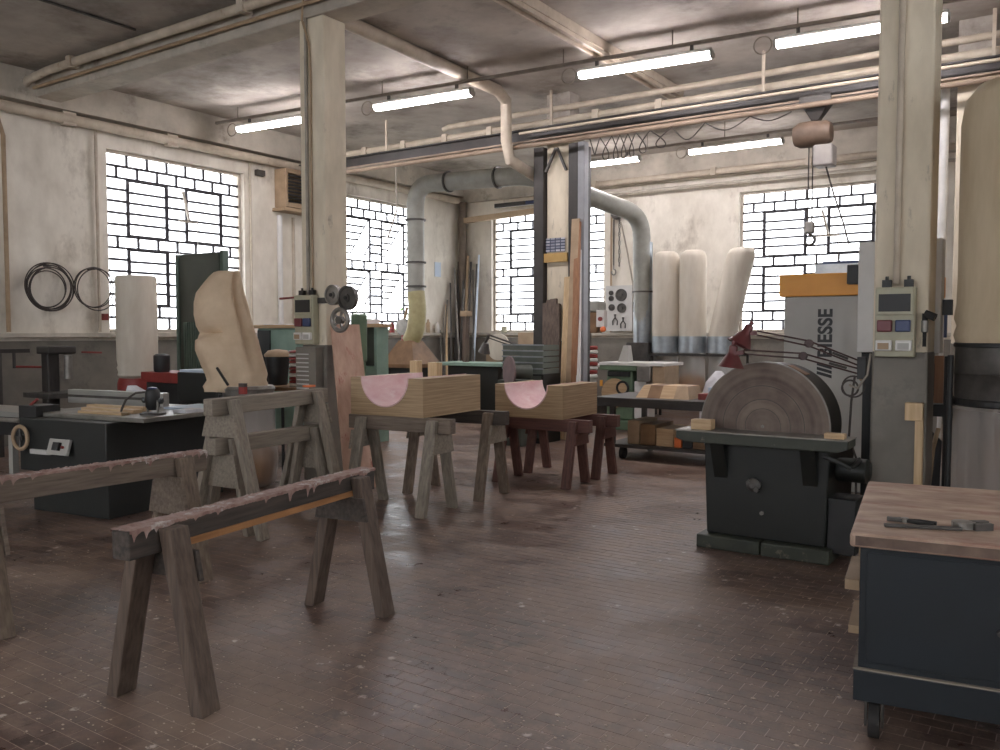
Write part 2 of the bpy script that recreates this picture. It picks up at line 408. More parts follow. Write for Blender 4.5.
def wall(name, side, base, wins, a0, a1, label):
    m = MB(); T = .3
    def pc(u0, u1, z0, z1):
        if u1-u0 < 1e-4 or z1-z0 < 1e-4: return
        if side == 'L': m.box(base-T, base, u0, u1, z0, z1)
        elif side == 'R': m.box(base, base+T, u0, u1, z0, z1)
        elif side == 'F': m.box(u0, u1, base, base+T, z0, z1)
        else: m.box(u0, u1, base-T, base, z0, z1)
    u = a0
    for (s, b0, b1, z0, z1) in wins:
        pc(u, b0, 0, ZC); pc(b0, b1, 0, z0); pc(b0, b1, z1, ZC); u = b1
    pc(u, a1, 0, ZC)
    return struct(name, m, M['plaster'], label)
wall('wall_left', 'L', XL, WIN[:2], YB, YF+.3, 'dirty white plaster wall with two steel windows')
wall('wall_far', 'F', YF, WIN[2:4], XL, XR, 'white plaster end wall with two steel windows')
wall('wall_right', 'R', XR, WIN[4:6], YB, YF+.3, 'white plaster wall')
wall('wall_back', 'B', YB, WIN[6:10], XL, XR, 'white plaster wall')

# grey painted dado and ledge under the windows
t1 = MB().box(XL, XL+.012, YB, YF, 0, 1.47); struct('trim_1', t1, M['dado_grey'], 'grey painted lower part of the window wall')
t2 = MB().box(XL, XL+.14, YB, YF, 1.52, 1.585); struct('trim_2', t2, M['ledge'], 'long pale ledge under the windows', bevel=.008)
t3 = MB().box(XL+.16, XR, YF-.012, YF, 0, 1.47); struct('trim_3', t3, M['dado_grey'], 'grey painted lower part of the end wall')
t4 = MB().box(XL+.16, XR, YF-.10, YF, 1.52, 1.585); struct('trim_4', t4, M['ledge'], 'pale ledge under the end wall windows', bevel=.008)

# windows: steel sashes, brick-bond panes
def window(n, side, a0, a1, z0, z1, opened, label):
    root = bpy.data.objects.new('window_%d' % n, None); COL.objects.link(root); root['kind'] = 'structure'; root['label'] = label
    W, Hh = a1-a0, z1-z0
    # local frame: x along the wall, y outwards, z up
    if side == 'L': root.matrix_world = Matrix.Translation((XL-.12, a0, z0)) @ Matrix.Rotation(pi/2, 4, 'Z')
    elif side == 'R': root.matrix_world = Matrix.Translation((XR+.12, a1, z0)) @ Matrix.Rotation(-pi/2, 4, 'Z')
    elif side == 'B': root.matrix_world = Matrix.Translation((a1, YB-.12, z0)) @ Matrix.Rotation(pi, 4, 'Z')
    else: root.matrix_world = Matrix.Translation((a0, YF+.12, z0))
    fr = MB(); q = .05
    fr.box(0, W, -.03, .03, 0, q).box(0, W, -.03, .03, Hh-q, Hh).box(0, q, -.03, .03, q, Hh-q).box(W-q, W, -.03, .03, q, Hh-q)
    part('frame', fr, M['frame_paint'], root)
    reveal = MB().box(0, W, -.135, -.03, -.004, .02); part('sill', reveal, M['ledge'], root)
    u0, u1, v0, v1 = q, W-q, q, Hh-q; rows = 15; rh = (v1-v0)/rows; cw = (u1-u0)/7
    bars = MB(); B = .038; b2 = .034
    shared = {}
    def pane(parent, x0, x1, za, zb, yy=0.0):
        k = (round(x1-x0, 3), round(zb-za, 3))
        if k not in shared:
            me = MB().box(0, x1-x0, -.002, .002, 0, zb-za).mesh('pane'); me.materials.append(M['pane_glass']); shared[k] = me
        o = bpy.data.objects.new('pane', shared[k]); COL.objects.link(o); o.parent = parent; o.location = (x0, yy, za)
    def hbar(z, x0=u0, x1=u1, w=B): bars.box(x0, x1, -.018, .018, z-w/2, z+w/2)
    def vbar(x, za, zb, w=B): bars.box(x-w/2, x+w/2, -.018, .018, za, zb)
    # rows numbered from the bottom: 0 aligned, 1 offset, 2-6 lower sashes, 7 offset, 8-12 upper sashes, 13 offset, 14 aligned
    for r_ in (0, 1, 7, 13, 14):
        za, zb = v0+r_*rh, v0+(r_+1)*rh
        xs = [u0+i*cw for i in range(8)] if r_ in (0, 14) else [u0]+[u0+(i+.5)*cw for i in range(7)]+[u1]
        for x in xs[1:-1]: vbar(x, za, zb)
        for x, y in zip(xs[:-1], xs[1:]): pane(root, x+B/2, y-B/2, za+B/2, zb-B/2)
    for r_ in (1, 14): hbar(v0+r_*rh)
    for r_ in (2, 7, 8, 13): hbar(v0+r_*rh, w=b2)
    for base in (2, 8):
        za, zb = v0+base*rh, v0+(base+5)*rh
        for x in (1, 3, 4, 6): vbar(u0+x*cw, za, zb, b2)
        for (c0, c1) in ((0, 1), (3, 4), (6, 7)):
            for i in range(5):
                if i: hbar(za+i*rh, u0+c0*cw, u0+c1*cw)
                pane(root, u0+c0*cw+B/2, u0+c1*cw-B/2, za+i*rh+B/2, za+(i+1)*rh-B/2)
        for c0 in (1, 4):                                  # top-hung sashes
            x0, x1 = u0+c0*cw+b2/2, u0+(c0+2)*cw-b2/2; hz = (zb-b2/2)-(za+b2/2)
            s = MB(); e = .024
            s.box(0, x1-x0, -.012, .012, -e, 0).box(0, x1-x0, -.012, .012, -hz, -hz+e).box(0, e, -.012, .012, -hz+e, -e).box(x1-x0-e, x1-x0, -.012, .012, -hz+e, -e)
            ph = (hz-2*e)/5
            for i in range(1, 5): s.box(e, x1-x0-e, -.010, .010, -hz+e+i*ph-.019, -hz+e+i*ph+.019)
            so = part('sash', s, M['glazing_bar'], root); so.location = (x0, .002, zb-b2/2)
            so.rotation_euler = (R(opened) if opened else 0, 0, 0)
            for i in range(5): pane(so, e, x1-x0-e, -hz+e+i*ph+.019, -hz+e+(i+1)*ph-.019)
    part('glazing_bars', bars, M['glazing_bar'], root)
    if not opened:                                          # stay and pull rod of the opening gear
        g = MB().bar((W*.535, -.05, Hh*.83), (W*.575, -.06, Hh*.665), .035, .035).bar((W*.5, -.05, Hh*.655), (W*.64, -.05, Hh*.655), .02, .03)
        for x in (.5, .64): g.cyl((W*x, -.06, Hh*.7), (W*x, -.06, Hh*.03), .006, n=6)
        part('opening_gear', g, M['ledge'], root)
    return root
window(1, 'L', *WIN[0][1:], 0, 'closed steel window beside the coiled hoops, brick-bond panes')
window(2, 'L', *WIN[1][1:], 38, 'steel window with its four sashes swung open')
window(3, 'F', *WIN[2][1:], 0, 'steel window on the end wall behind the dark steel column')
window(4, 'F', *WIN[3][1:], 0, 'steel window on the end wall behind the hanging hoist')

window(5, 'R', *WIN[4][1:], 0, 'unseen steel window added for fill light in the side wall opposite the closed window')  # from here on: invented windows behind the camera, serving as fill light
window(6, 'R', *WIN[5][1:], 0, 'unseen steel window added for fill light in the side wall beside the tool bench')
window(7, 'B', *WIN[6][1:], 0, 'unseen steel window added for fill light in the rear wall facing the table saw')
window(8, 'B', *WIN[7][1:], 0, 'unseen steel window added for fill light in the rear wall facing the wooden moulds')
window(9, 'B', *WIN[8][1:], 0, 'unseen steel window added for fill light in the rear wall facing the disc sander')
window(10, 'B', *WIN[9][1:], 0, 'unseen steel window added for fill light in the rear wall facing the blue bench')
# columns and beams
def column(x0, x1, y0, y1, label, dado=True, top=ZC-.36):
    root = bpy.data.objects.new('column', None); COL.objects.link(root); root['kind'] = 'structure'; root['label'] = label
    root.location = ((x0+x1)/2, (y0+y1)/2, 0); OFF[root.name] = root.location.copy()
    part('shaft', MB().box(x0, x1, y0, y1, 0, top), M['column_concrete'], root, bevel=.018)
    if dado: part('grey_dado', MB().box(x0-.004, x1+.004, y0-.004, y1+.004, 0, 1.47), M['dado_grey'], root, bevel=.018)
    return root
c_l = column(-6.92, -6.56, 6.42, 6.745, 'concrete column with a socket box beside the leaning plywood board')
c_r = column(-1.205, -.855, 6.42, 6.745, 'concrete column with a socket box beside the disc sander')
c_b = column(-1.28, -.93, 11.46, 11.78, 'concrete column behind the tall cream filter bag', top=4.86)
part('column_head', MB().box(-1.28, -.93, 11.46, 11.78, 4.86, ZC), M['ceiling_plaster'], c_b)
c_d = column(-6.90, -6.50, 11.46, 11.76, 'concrete column clad with dark steel uprights and a poster', top=4.86)
part('column_head', MB().box(-6.90, -6.50, 11.46, 11.76, 4.86, ZC), M['ceiling_plaster'], c_d)
# vertical conduits on the columns
part('conduit', MB().cyl((-1.055, 6.395, 1.93), (-1.055, 6.395, 4.88), .022, n=12), M['pipe_paint'], c_r, smooth=40)
part('conduit', MB().cyl((-6.80, 6.40, 2.0), (-6.80, 6.40, 4.88), .018, n=10), M['cable_light'], c_l, smooth=40)
part('cable', MB().tube([(-6.74, 6.405, 2.0), (-6.74, 6.405, 4.2), (-6.75, 6.40, 4.6), (-6.80, 6.35, 4.85), (-6.72, 6.30, 5.1)], .012), M['brown_tan'], c_l, smooth=40)
# dark steel uprights either side of the far column, with corbels
for (x0, x1, ya, yb, mt) in ((-7.09, -6.915, 11.38, 11.80, 'steel_dark'), (-6.47, -6.31, 11.38, 11.80, 'steel_dark'), (-6.30, -6.19, 11.36, 11.5, 'steel_grey_post')):
    part('steel_upright', MB().box(x0, x1, ya, yb, 0, 4.44), M[mt], c_d, bevel=.006)
part('brace', MB().bar((-6.88, 11.40, 4.05), (-6.70, 11.40, 4.40), .05, .03).bar((-6.52, 11.40, 4.05), (-6.68, 11.40, 4.40), .05, .03), M['iron'], c_d)

bm_ = struct('beam_front', MB().box(XL, XR, 6.40, 6.765, ZC-.36, ZC), M['beam_concrete'], 'concrete beam over the two nearer columns', bevel=.015)
struct('beam_left', MB().box(XL, XL+.22, YB, YF, 4.80, ZC-.001), M['beam_concrete'], 'concrete edge beam above the left windows')
struct('beam_far', MB().box(XL+.23, XR, YF-.2, YF, 4.66, ZC-.001), M['beam_concrete'], 'concrete edge beam above the end windows')

# monorail: steel I-beam carried under the middle beam
rail = thing('monorail_beam', 'dark steel I-beam rail slung under the ceiling for the hoist', 'rail', (-4, 11.25, 4.45), world=True)
part('web', MB().box(XL+.3, XR-.2, 11.24, 11.26, 4.52, 4.68), M['steel_dark'], rail)
part('flange', MB().box(XL+.3, XR-.2, 11.18, 11.32, 4.68, 4.70), M['steel_dark'], rail)
part('flange', MB().box(XL+.3, XR-.2, 11.17, 11.33, 4.495, 4.52), M['rail_rust'], rail, 'rusty lower flange')
for x in (-10, -6.7, -3.5, -.9, 2): part('hanger', MB().box(x-.02, x+.02, 11.24, 11.26, 4.70, ZC-.001), M['pipe_paint'], rail)

# pipes and conduits
def pipe(name, pts, r, mt, label, clips=None, cat='pipe', n=12):
    root = thing(name, label, cat, pts[0], world=True)
    part('run', MB().tube(pts, r, n), M[mt], root, smooth=50)
    for c in clips or []:
        part('clip', MB().box(c[0]-.05, c[0]+.05, c[1]-r*1.3, c[1]+r*1.3, c[2]-r*1.25, c[2]+r*1.25), M['pipe_paint'], root)
    return root
pipe('water_pipe', [(XL+.1, 6.28, 4.95), (XL+.25, 6.28, 5.08), (-11.6, 6.27, 5.12), (XR-.1, 6.27, 5.12)], .055, 'pipe_paint', 'thick cream pipe running along the front of the nearer beam',
     [(-11.0, 6.27, 5.12), (-7.6, 6.27, 5.12), (-3.2, 6.27, 5.12)])
pipe('conduit', [(XL+.3, 6.33, 4.98), (-7.1, 6.33, 4.99), (XR-.1, 6.33, 4.99)], .022, 'brown_tan', 'thin brown conduit under the thick pipe on the nearer beam')
pipe('water_pipe', [(XL+.14, YB+.1, 4.69), (XL+.14, YF-.3, 4.69)], .075, 'pipe_paint', 'thick cream pipe along the wall above the left windows',
     [(XL+.14, 6.9, 4.69), (XL+.14, 8.6, 4.69), (XL+.14, 11.8, 4.69)], n=16)
pipe('conduit', [(-9.5, 2.5, 5.225), (-9.5, 6.2, 5.225)], .016, 'iron', 'thin dark conduit crossing the ceiling to the thick cream pipe')
pipe('water_pipe', [(XL+.5, 11.39, 4.80), (XR-.2, 11.39, 4.80)], .055, 'pipe_paint', 'cream pipe with clips clamped beside the steel rail', [(x, 11.39, 4.80) for x in (-10.6, -9.7, -8.8, -7.9, -6.0, -5.0, -2, -.5)])
pipe('water_pipe', [(-8.9, 11.44, 4.97), (-8.8, 11.44, 5.0), (XR-.2, 11.44, 5.0)], .045, 'pipe_paint', 'upper cream pipe over the steel rail')
pipe('conduit', [(XL+.5, 11.1, 4.42), (XR-.2, 11.1, 4.42)], .035, 'rail_rust', 'brownish pipe hung just below the steel rail')
pipe('conduit', [(-7.12, 11.02, 4.60), (XR-.2, 11.02, 4.60)], .022, 'pipe_paint', 'slim cream pipe hung in front of the steel rail')
pipe('water_pipe', [(-9.6, 16.28, 4.72), (XR-.2, 16.28, 4.72)], .06, 'pipe_paint', 'thick cream pipe along the end wall above the windows', [(x, 16.28, 4.72) for x in (-9.3, -8.6, -6, -4.2)])
pipe('conduit', [(-8.6, 16.38, 4.50), (XR-.2, 16.38, 4.50)], .03, 'ledge', 'thin pale pipe under the thick pipe on the end wall')
pipe('conduit', [(XL+.06, 7.36, 1.6), (XL+.06, 7.36, 4.62)], .025, 'pipe_paint', 'upright cream conduit beside the left window')
pipe('conduit', [(XL+.06, 10.25, 1.6), (XL+.06, 10.25, 4.62)], .02, 'pipe_paint', 'upright cream conduit at the far jamb of the closed left window')
pipe('conduit', [(XL+.06, 6.02, 1.6), (XL+.06, 6.02, 4.3), (XL+.07, 5.94, 4.55)], .03, 'brown_tan', 'upright brown conduit by the coiled hoops')
pipe('conduit', [(XL+.08, 10.9, 1.6), (XL+.08, 10.9, 3.75)], .05, 'white_paint', 'white upright pipe below the louvred ventilator', n=14)
pipe('conduit', [(XL+.06, 11.25, 1.6), (XL+.06, 11.25, 3.75)], .03, 'pipe_paint', 'slim cream upright pipe below the louvred ventilator')
pipe('drain_pipe', [(XL+.2, 16.40, .0), (XL+.2, 16.40, 4.66)], .10, 'drain_brown', 'brown drainpipe standing in the corner behind the steel bars', n=16)
pipe('conduit', [(-8.35, 16.54, 1.6), (-8.35, 16.54, 4.2)], .02, 'brown_tan', 'thin brown conduit on the end wall by the chain block')
pipe('conduit', [(-1.42, 11.6, 0), (-1.42, 11.6, 4.86)], .05, 'white_paint', 'white upright pipe beside the column behind the cream bag')
pipe('ceiling_duct', [(-7.05, 6.8, 5.15), (-7.2, 10.55, 5.15), (-7.26, 10.86, 5.08), (-7.30, 10.93, 4.85), (-7.30, 10.93, 4.5), (-7.28, 11.0, 4.22), (-7.25, 11.8, 4.05), (-7.05, 12.5, 3.98)], .085, 'pipe_paint', 'round cream duct under the ceiling bending down near the dark column', n=16, cat='duct')
# ceiling channel along the bay
ch = thing('ceiling_channel', 'pale ribbed channel running under the ceiling toward the rail', 'channel', (-5.1, 9, 5.1), world=True)
part('channel', MB().box(-5.22, -5.02, 6.8, 12.3, 5.12, 5.235), M['pipe_paint'], ch)
part('rib', MB().box(-5.20, -5.17, 6.8, 12.3, 5.07, 5.12), M['pipe_paint'], ch)
part('rib', MB().box(-5.07, -5.04, 6.8, 12.3, 5.07, 5.12), M['pipe_paint'], ch)
# timber across the corner
one('wall_timber', MB().bar((-11.9, 16.1, 4.18), (-9.2, 16.1, 4.28), .12, .12), M['brown_tan'], 'pale timber spanning the corner near the drainpipe', 'timber')
pt = thing('painted_rail', 'dark rail with a red and blue stripe over the end window', 'rail', (-10, 16.35, 4.45), world=True)
part('bar', MB().box(-11.2, -8.6, 16.28, 16.36, 4.44, 4.53), M['steel_dark'], pt)
part('stripe', MB().box(-10.35, -9.35, 16.27, 16.28, 4.46, 4.515), M['blue_plug'], pt); part('stripe', MB().box(-10.1, -9.5, 16.262, 16.27, 4.45, 4.47), M['red_plug'], pt)

# ------------------------------------------------------------------ ceiling lamps
def lamp(x0, x1, Y, z, label, rz=0.0):
    root = thing('tube_lamp', label, 'ceiling lamp', ((x0+x1)/2, Y, z), world=True)
    part('housing', MB().box(x0, x1, Y-.06, Y+.06, z+.03, z+.075), M['lamp_housing'], root, bevel=.008)
    d = MB(); prof = [(-.065, .03), (-.06, -.01), (-.035, -.035), (.035, -.035), (.06, -.01), (.065, .03)]
    part('diffuser', d.prism([(Y+a, z+b) for a, b in prof], x0+.02, x1-.02, 'X'), M['tube_light'], root)
    for a, b in ((x0-.012, x0+.02), (x1-.02, x1+.012)):
        part('end_cap', MB().prism([(Y+q*1.08, z+w*1.08) for q, w in prof], a, b, 'X'), M['lamp_housing'], root)
    for x in (x0+.25, x1-.25): part('clip', MB().box(x-.02, x+.02, Y-.015, Y+.015, z+.075, z+.15), M['iron'], root)
    root.rotation_euler.z = rz
    if x1-x0 > 1.5: part('cable_loop', MB().torus((x0-.14, Y, z+.02), .10, .008, 'Y', 20, 6), M['cable_light'], root)
YA, ZA, Y2, Z2 = 9.72, 4.86, 14.6, 4.78
RT = R(5)
lamp(-11.40, -9.75, 9.316, 4.87, 'lit tube lamp nearest the wall with the closed window', RT)
lamp(-8.65, -6.99, 9.557, 4.87, 'lit tube lamp next to the round cream ceiling duct', RT)
lamp(-5.41, -3.69, 9.843, 4.87, 'lit tube lamp below the ribbed ceiling channel', RT)
lamp(-2.98, -1.22, 10.06, 4.87, 'lit tube lamp passing behind the concrete column with conduit', RT)
lamp(-8.35, -6.80, Y2, Z2, 'lit tube lamp near the end wall beside the dark steel column')
lamp(-5.85, -4.20, Y2, Z2, 'lit tube lamp near the end wall beside the hoist')
def trunk(Y, z, x0, x1, label, rz=0.0):
    r_ = thing('cable_trunking', label, 'trunking', (x0, Y, z), world=True)
    part('bar', MB().box(x0, x1, Y-.02, Y+.02, z, z+.04), M['trunk_grey'], r_)
    x = x0+.5
    while x < x1:
        part('hanger', MB().cyl((x, Y, z+.04), (x, Y, ZC-.001), .008, n=6), M['trunk_grey'], r_); x += 1.45
    r_.rotation_euler.z = rz
trunk(9.20, 5.02, -11.9, 3, 'thin grey bar carrying the nearer row of tube lamps', RT)
trunk(Y2, Z2+.15, -8.6, 3, 'thin grey bar carrying the tube lamps by the end wall')

# ------------------------------------------------------------------ TRESTLES (beam along local x)
def sawhorse(label, loc, deg, L, H, wb, wl, bw=.09, bh=.13, spread=.27, inset=.17, lw=.1, lt=.05, gus=.2, side=1, crust=None, batten=False, wg=None, sp2=None, group=None):
    t = thing('sawhorse', label, 'sawhorse', (loc[0], loc[1], 0), R(deg), group)
    part('beam', MB().box(-L/2, L/2, -bw/2, bw/2, H-bh, H), M[wb], t, bevel=.006)
    for sx in (-1, 1):
        xc = sx*(L/2-inset)
        for sy in (-1, 1):
            a = sy*(bw/2+.001); b = sy*(bw/2+lt); c = sy*(spread-lt); d = sy*spread; z1 = H-.015
            q = [(xc-lw/2, c, 0), (xc+lw/2, c, 0), (xc+lw/2, d, 0), (xc-lw/2, d, 0), (xc-lw/2, a, z1), (xc+lw/2, a, z1), (xc+lw/2, b, z1), (xc-lw/2, b, z1)]
            part('leg', MB().hexa(q), M[wl], t, bevel=.006)
        zt = H-bh-.004; zb = zt-gus
        def yo(z): return (bw/2+lt)+(spread-bw/2-lt)*(z1-z)/z1+.012
        xg = xc+side*sx*(lw/2+.012)
        part('gusset', MB().prism([(-yo(zt), zt), (-yo(zb), zb), (yo(zb), zb), (yo(zt), zt)], xg-.011, xg+.011, 'X'), M[wg or wb], t, bevel=.003)
    if batten: part('batten', MB().box(-L/2+.18, L/2-.22, -bw/2-.012, -bw/2-.001, H-bh, H-bh+.03), M['wood_batten'], t, 'orange wooden batten')
    if crust:
        rnd = random.Random(int(L*1000)); n = 170; m = MB(); vs = []; ny = 7; e = bw/2+.004
        ys = [-e-.001, -e, -e*.6, -e*.2, e*.2, e*.6, e, e+.001]; drip = [0, 0]
        for i in range(n+1):
            x = -L/2-.002+(L+.004)*i/n
            for j in range(ny+1):
                if j in (0, ny):
                    k = j//ny; drip[k] = rnd.uniform(.015, .05) if rnd.random() > .90 else drip[k]*.45
                    z = H-.006-drip[k]-.004*rnd.random()
                else: z = H+.002+.007*rnd.random()
                vs.append((x, ys[j]+(0 if j in (0, ny) else rnd.uniform(-.001, .001)), z))
        fs = [(i*(ny+1)+j, (i+1)*(ny+1)+j, (i+1)*(ny+1)+j+1, i*(ny+1)+j+1) for i in range(n) for j in range(ny)]
        m.add(vs, fs); part('paint_crust', m, M[crust], t, 'pinkish crust of dried paint drips', smooth=60)
    return t
sawhorse('dark chunky sawhorse with an orange batten and paint-crusted top', (-3.35, 2.86), 99, 1.78, .79, 'wood_dark', 'wood_dark_leg', bw=.10, bh=.12, spread=.28, inset=.2, lw=.11, lt=.065, gus=.13, side=-1, crust='paint_crust', batten=True)
sawhorse('brown sawhorse with a pink paint-crusted top in front of the table saw', (-4.88, 2.80), 90, 1.64, .80, 'wood_old', 'wood_old_leg', spread=.29, inset=.2, lw=.11, lt=.06, gus=.25, side=-1, crust='paint_crust')
sawhorse('tall grey sawhorse streaked with red paint straddling a lower one', (-5.60, 4.84), 100, 1.48, 1.09, 'wood_grey', 'wood_grey_leg', spread=.37, inset=.2, lw=.11, gus=.17, side=1)
sawhorse('low grey sawhorse pushed under a tall one', (-5.64, 4.86), 96, 1.30, .77, 'wood_grey', 'wood_grey_leg', spread=.25, inset=.17, gus=.26, side=1)
sawhorse('grey sawhorse under the wooden mould nearer the plywood board, front of its pair', (-5.06, 5.86), 5, 1.12, .84, 'wood_old', 'wood_grey_leg', spread=.28, gus=.17, wg='wood_grey')
sawhorse('grey-brown sawhorse under the wooden mould nearer the plywood board, back of its pair', (-5.10, 6.74), 5, 1.16, .84, 'wood_dark', 'wood_old_leg', spread=.28, gus=.17, wg='wood_grey')
sawhorse('reddish sawhorse under the wooden mould nearer the steel cart, front of its pair', (-4.72, 7.74), 3, 1.16, .69, 'wood_red', 'wood_red_leg', spread=.26, gus=.12)
sawhorse('reddish sawhorse under the wooden mould nearer the steel cart, back of its pair', (-4.75, 8.42), 3, 1.18, .69, 'wood_red', 'wood_red_leg', spread=.26, gus=.12)

def mould(label, corner, deg, Wd, D, z0, Hh, rad, cx):      # corner = near right bottom corner; local x to the left is negative
    t = thing('wooden_mould', label, 'mould', (corner[0], corner[1], z0+.001), R(deg))
    n = 26; arc = [(cx+rad*cos(pi+pi*i/n), Hh+rad*sin(pi+pi*i/n)) for i in range(n+1)]
    # body as quads column by column so that the notch stays clean
    m = MB(); pts = [(-Wd, Hh)]+arc+[(0, Hh)]
    k = len(pts)
    vs = [(x, 0, z) for x, z in pts]+[(x, D, z) for x, z in pts]+[(x, 0, 0) for x, z in pts]+[(x, D, 0) for x, z in pts]
    fs = []
    for i in range(k-1):
        fs += [(i, i+1, 2*k+i+1, 2*k+i), (k+i, 3*k+i, 3*k+i+1, k+i+1), (i, k+i, k+i+1, i+1), (2*k+i, 2*k+i+1, 3*k+i+1, 3*k+i)]
    fs += [(0, 2*k, 3*k, k), (k-1, 2*k-1, 4*k-1, 3*k-1)]
    part('block', m.add(vs, fs), M['wood_box'], t)
    m = MB(); vs = []
    for y in (-.003, D+.003):
        for r_ in (rad-.001, rad-.012):
            vs += [(cx+r_*cos(pi+pi*i/n), y, Hh+.003+r_*sin(pi+pi*i/n)) for i in range(n+1)]
    k = n+1; fs = []
    for i in range(n):
        fs += [(i, i+1, k+i+1, k+i), (2*k+i, 3*k+i, 3*k+i+1, 2*k+i+1), (k+i, k+i+1, 3*k+i+1, 3*k+i), (i, 2*k+i, 2*k+i+1, i+1)]
    fs += [(0, k, 3*k, 2*k), (n, 2*k+n, 3*k+n, k+n)]
    part('trough_lining', m.add(vs, fs), M['trough_pink'], t, 'pink and white half-round trough', smooth=50)
    return t
mould('laminated wooden mould with pink half-round trough beside the plywood board', (-4.77, 5.83), 4, .82, .96, .84, .345, .27, -.43)
mould('laminated wooden mould with pink half-round trough near the steel cart', (-4.41, 7.66), 3, .82, .84, .69, .35, .265, -.44)

# ------------------------------------------------------------------ TOOL BENCH (blue) on the right
t = thing('tool_bench', 'blue wheeled tool bench with a paint-stained wooden top', 'workbench', (-.695, 3.36, 0), R(8))
part('top', MB().box(0, 1.75, 0, 1.24, .795, .85), M['bench_top'], t, bevel=.012)
part('edge_strip', MB().box(.02, 1.72, -.004, 0, .805, .84), M['bench_edge'], t)
part('cabinet', MB().box(.035, 1.70, .05, 1.20, .32, .795), M['bench_blue'], t, bevel=.004)
part('skirt', MB().box(.02, 1.715, .035, 1.215, .20, .32), M['bench_blue'], t, bevel=.004)
part('ledge_strip', MB().box(.018, 1.717, .033, 1.217, .32, .326), M['wood_grey'], t, 'bare worn edge')
d = part('door', MB().box(.06, .585, .042, .05, .35, .77), M['bench_blue'], t, bevel=.002)
part('handle', MB().box(.535, .548, .025, .042, .64, .70).cyl((.50, .03, .53), (.50, .042, .53), .012, n=10), M['iron'], d)
d = part('door', MB().box(.615, 1.68, .042, .05, .33, .75), M['bench_blue'], t, bevel=.002)
part('handle', MB().box(.65, .663, .025, .042, .64, .70).cyl((.68, .03, .53), (.68, .042, .53), .012, n=10), M['iron'], d)
for x, y in ((.09, .2), (1.6, .2), (.09, 1.05), (1.6, 1.05)):
    c = part('caster', MB().cyl((x-.02, y, .07), (x+.02, y, .07), .07, n=24), M['black_rubber'], t, smooth=40)
    part('fork', MB().box(x-.035, x-.025, y-.03, y+.03, .05, .20).box(x+.025, x+.035, y-.03, y+.03, .05, .20), M['iron'], c)
part('shelf_board', MB().box(-.022, .03, .12, .5, .60, .64), M['brown_tan'], t, 'wooden offcuts poking out at the end')
part('shelf_board', MB().box(-.008, .03, .15, .5, .42, .45), M['brown_tan'], t)
part('side_block', MB().box(-.02, .03, .95, 1.05, .40, .60), M['brown_tan'], t)
BT = .851
def onb(x, y): p = oz(x, y, BT); return p
w = thing('adjustable_wrench', 'grey adjustable wrench lying on the blue bench', 'wrench', onb(968, 530), world=True)
a, b = onb(884, 527), onb(962, 531)
part('handle', MB().bar(a+Vector((0, 0, .008)), b+Vector((0, 0, .008)), .022, .012), M['iron'], w, bevel=.003)
c = onb(968, 529)
part('head', MB().lathe([(.02, 0), (.042, .002), (.042, .026), (.02, .028)], c+Vector((-.015, 0, .001)), 10), M['iron_light'], w)
part('jaw', MB().cbox(c+Vector((.03, .04, .015)), (.07, .026, .026), .7), M['iron'], w); part('jaw', MB().cbox(c+Vector((.05, -.005, .015)), (.07, .022, .026), .7), M['iron'], w)
w = thing('pliers', 'dark pliers lying behind the wrench on the blue bench', 'pliers', onb(905, 523), world=True)
c = onb(905, 522.5)+Vector((0, 0, .009))
part('handle', MB().tube([c, c+Vector((.05, .012, 0)), c+Vector((.11, .006, 0))], .008), M['black_rubber'], w)
part('handle', MB().tube([c, c+Vector((.05, -.02, 0)), c+Vector((.105, -.035, 0))], .008), M['black_rubber'], w)
part('jaws', MB().cbox(c+Vector((-.03, 0, 0)), (.07, .025, .014), .1), M['iron'], w); part('pivot', MB().cyl(c-Vector((0, 0, .008)), c+Vector((0, 0, .01)), .014, n=12), M['iron_light'], w)
w = thing('spring_clip', 'small dark clip at the end of the pliers on the blue bench', 'clip', onb(892, 520), world=True)
c = onb(891, 520)+Vector((0, 0, .007))
part('arm', MB().bar(c, c+Vector((.03, .02, 0)), .01, .01), M['iron'], w); part('arm', MB().bar(c, c+Vector((.035, -.01, 0)), .01, .01), M['iron'], w)

# ------------------------------------------------------------------ DISC SANDER
t = thing('disc_sander', 'dark green disc sander with a huge worn abrasive disc', 'sander', (-1.86, 6.4, 0), world=True)
part('plinth', MB().box(-2.33, -1.86, 6.04, 6.95, 0, .10), M['green_edge'], t, bevel=.01)
part('plinth', MB().box(-1.85, -1.38, 6.04, 6.95, 0, .10), M['green_edge'], t, bevel=.01)
b = part('body', MB().hexa([(-2.28, 6.12, .10), (-1.43, 6.12, .10), (-1.43, 6.88, .10), (-2.28, 6.88, .10), (-2.30, 6.10, .80), (-1.40, 6.10, .80), (-1.40, 6.88, .80), (-2.30, 6.88, .80)]), M['green_dark'], t, bevel=.012)
part('clamp_knob', MB().lathe([(.05, 0), (.05, -.03), (.02, -.05)], (-1.92, 6.10, .50), 16, 'Y').bar((-1.96, 6.07, .53), (-1.88, 6.07, .46), .03, .03), M['iron'], b)
part('bolt', MB().lathe([(.014, 0), (.014, -.02)], (-1.86, 6.10, .30), 10, 'Y'), M['iron_light'], b)
tb = part('table', MB().prism([(-2.47, .87), (-2.47, .815), (-2.40, .79), (-1.32, .79), (-1.26, .815), (-1.26, .87)], 5.97, 6.22, 'Y'), M['green_edge'], t, bevel=.006)
part('table_plate', MB().box(-2.475, -1.255, 5.965, 6.225, .87, .878), M['saw_table'], tb)
part('bracket', MB().prism([(6.0, .79), (6.11, .79), (6.11, .52)], -2.22, -2.12, 'X'), M['green_dark'], t); part('bracket', MB().prism([(6.0, .79), (6.11, .79), (6.11, .52)], -1.58, -1.48, 'X'), M['green_dark'], t)
dc = Vector((-1.92, 6.28, .905))
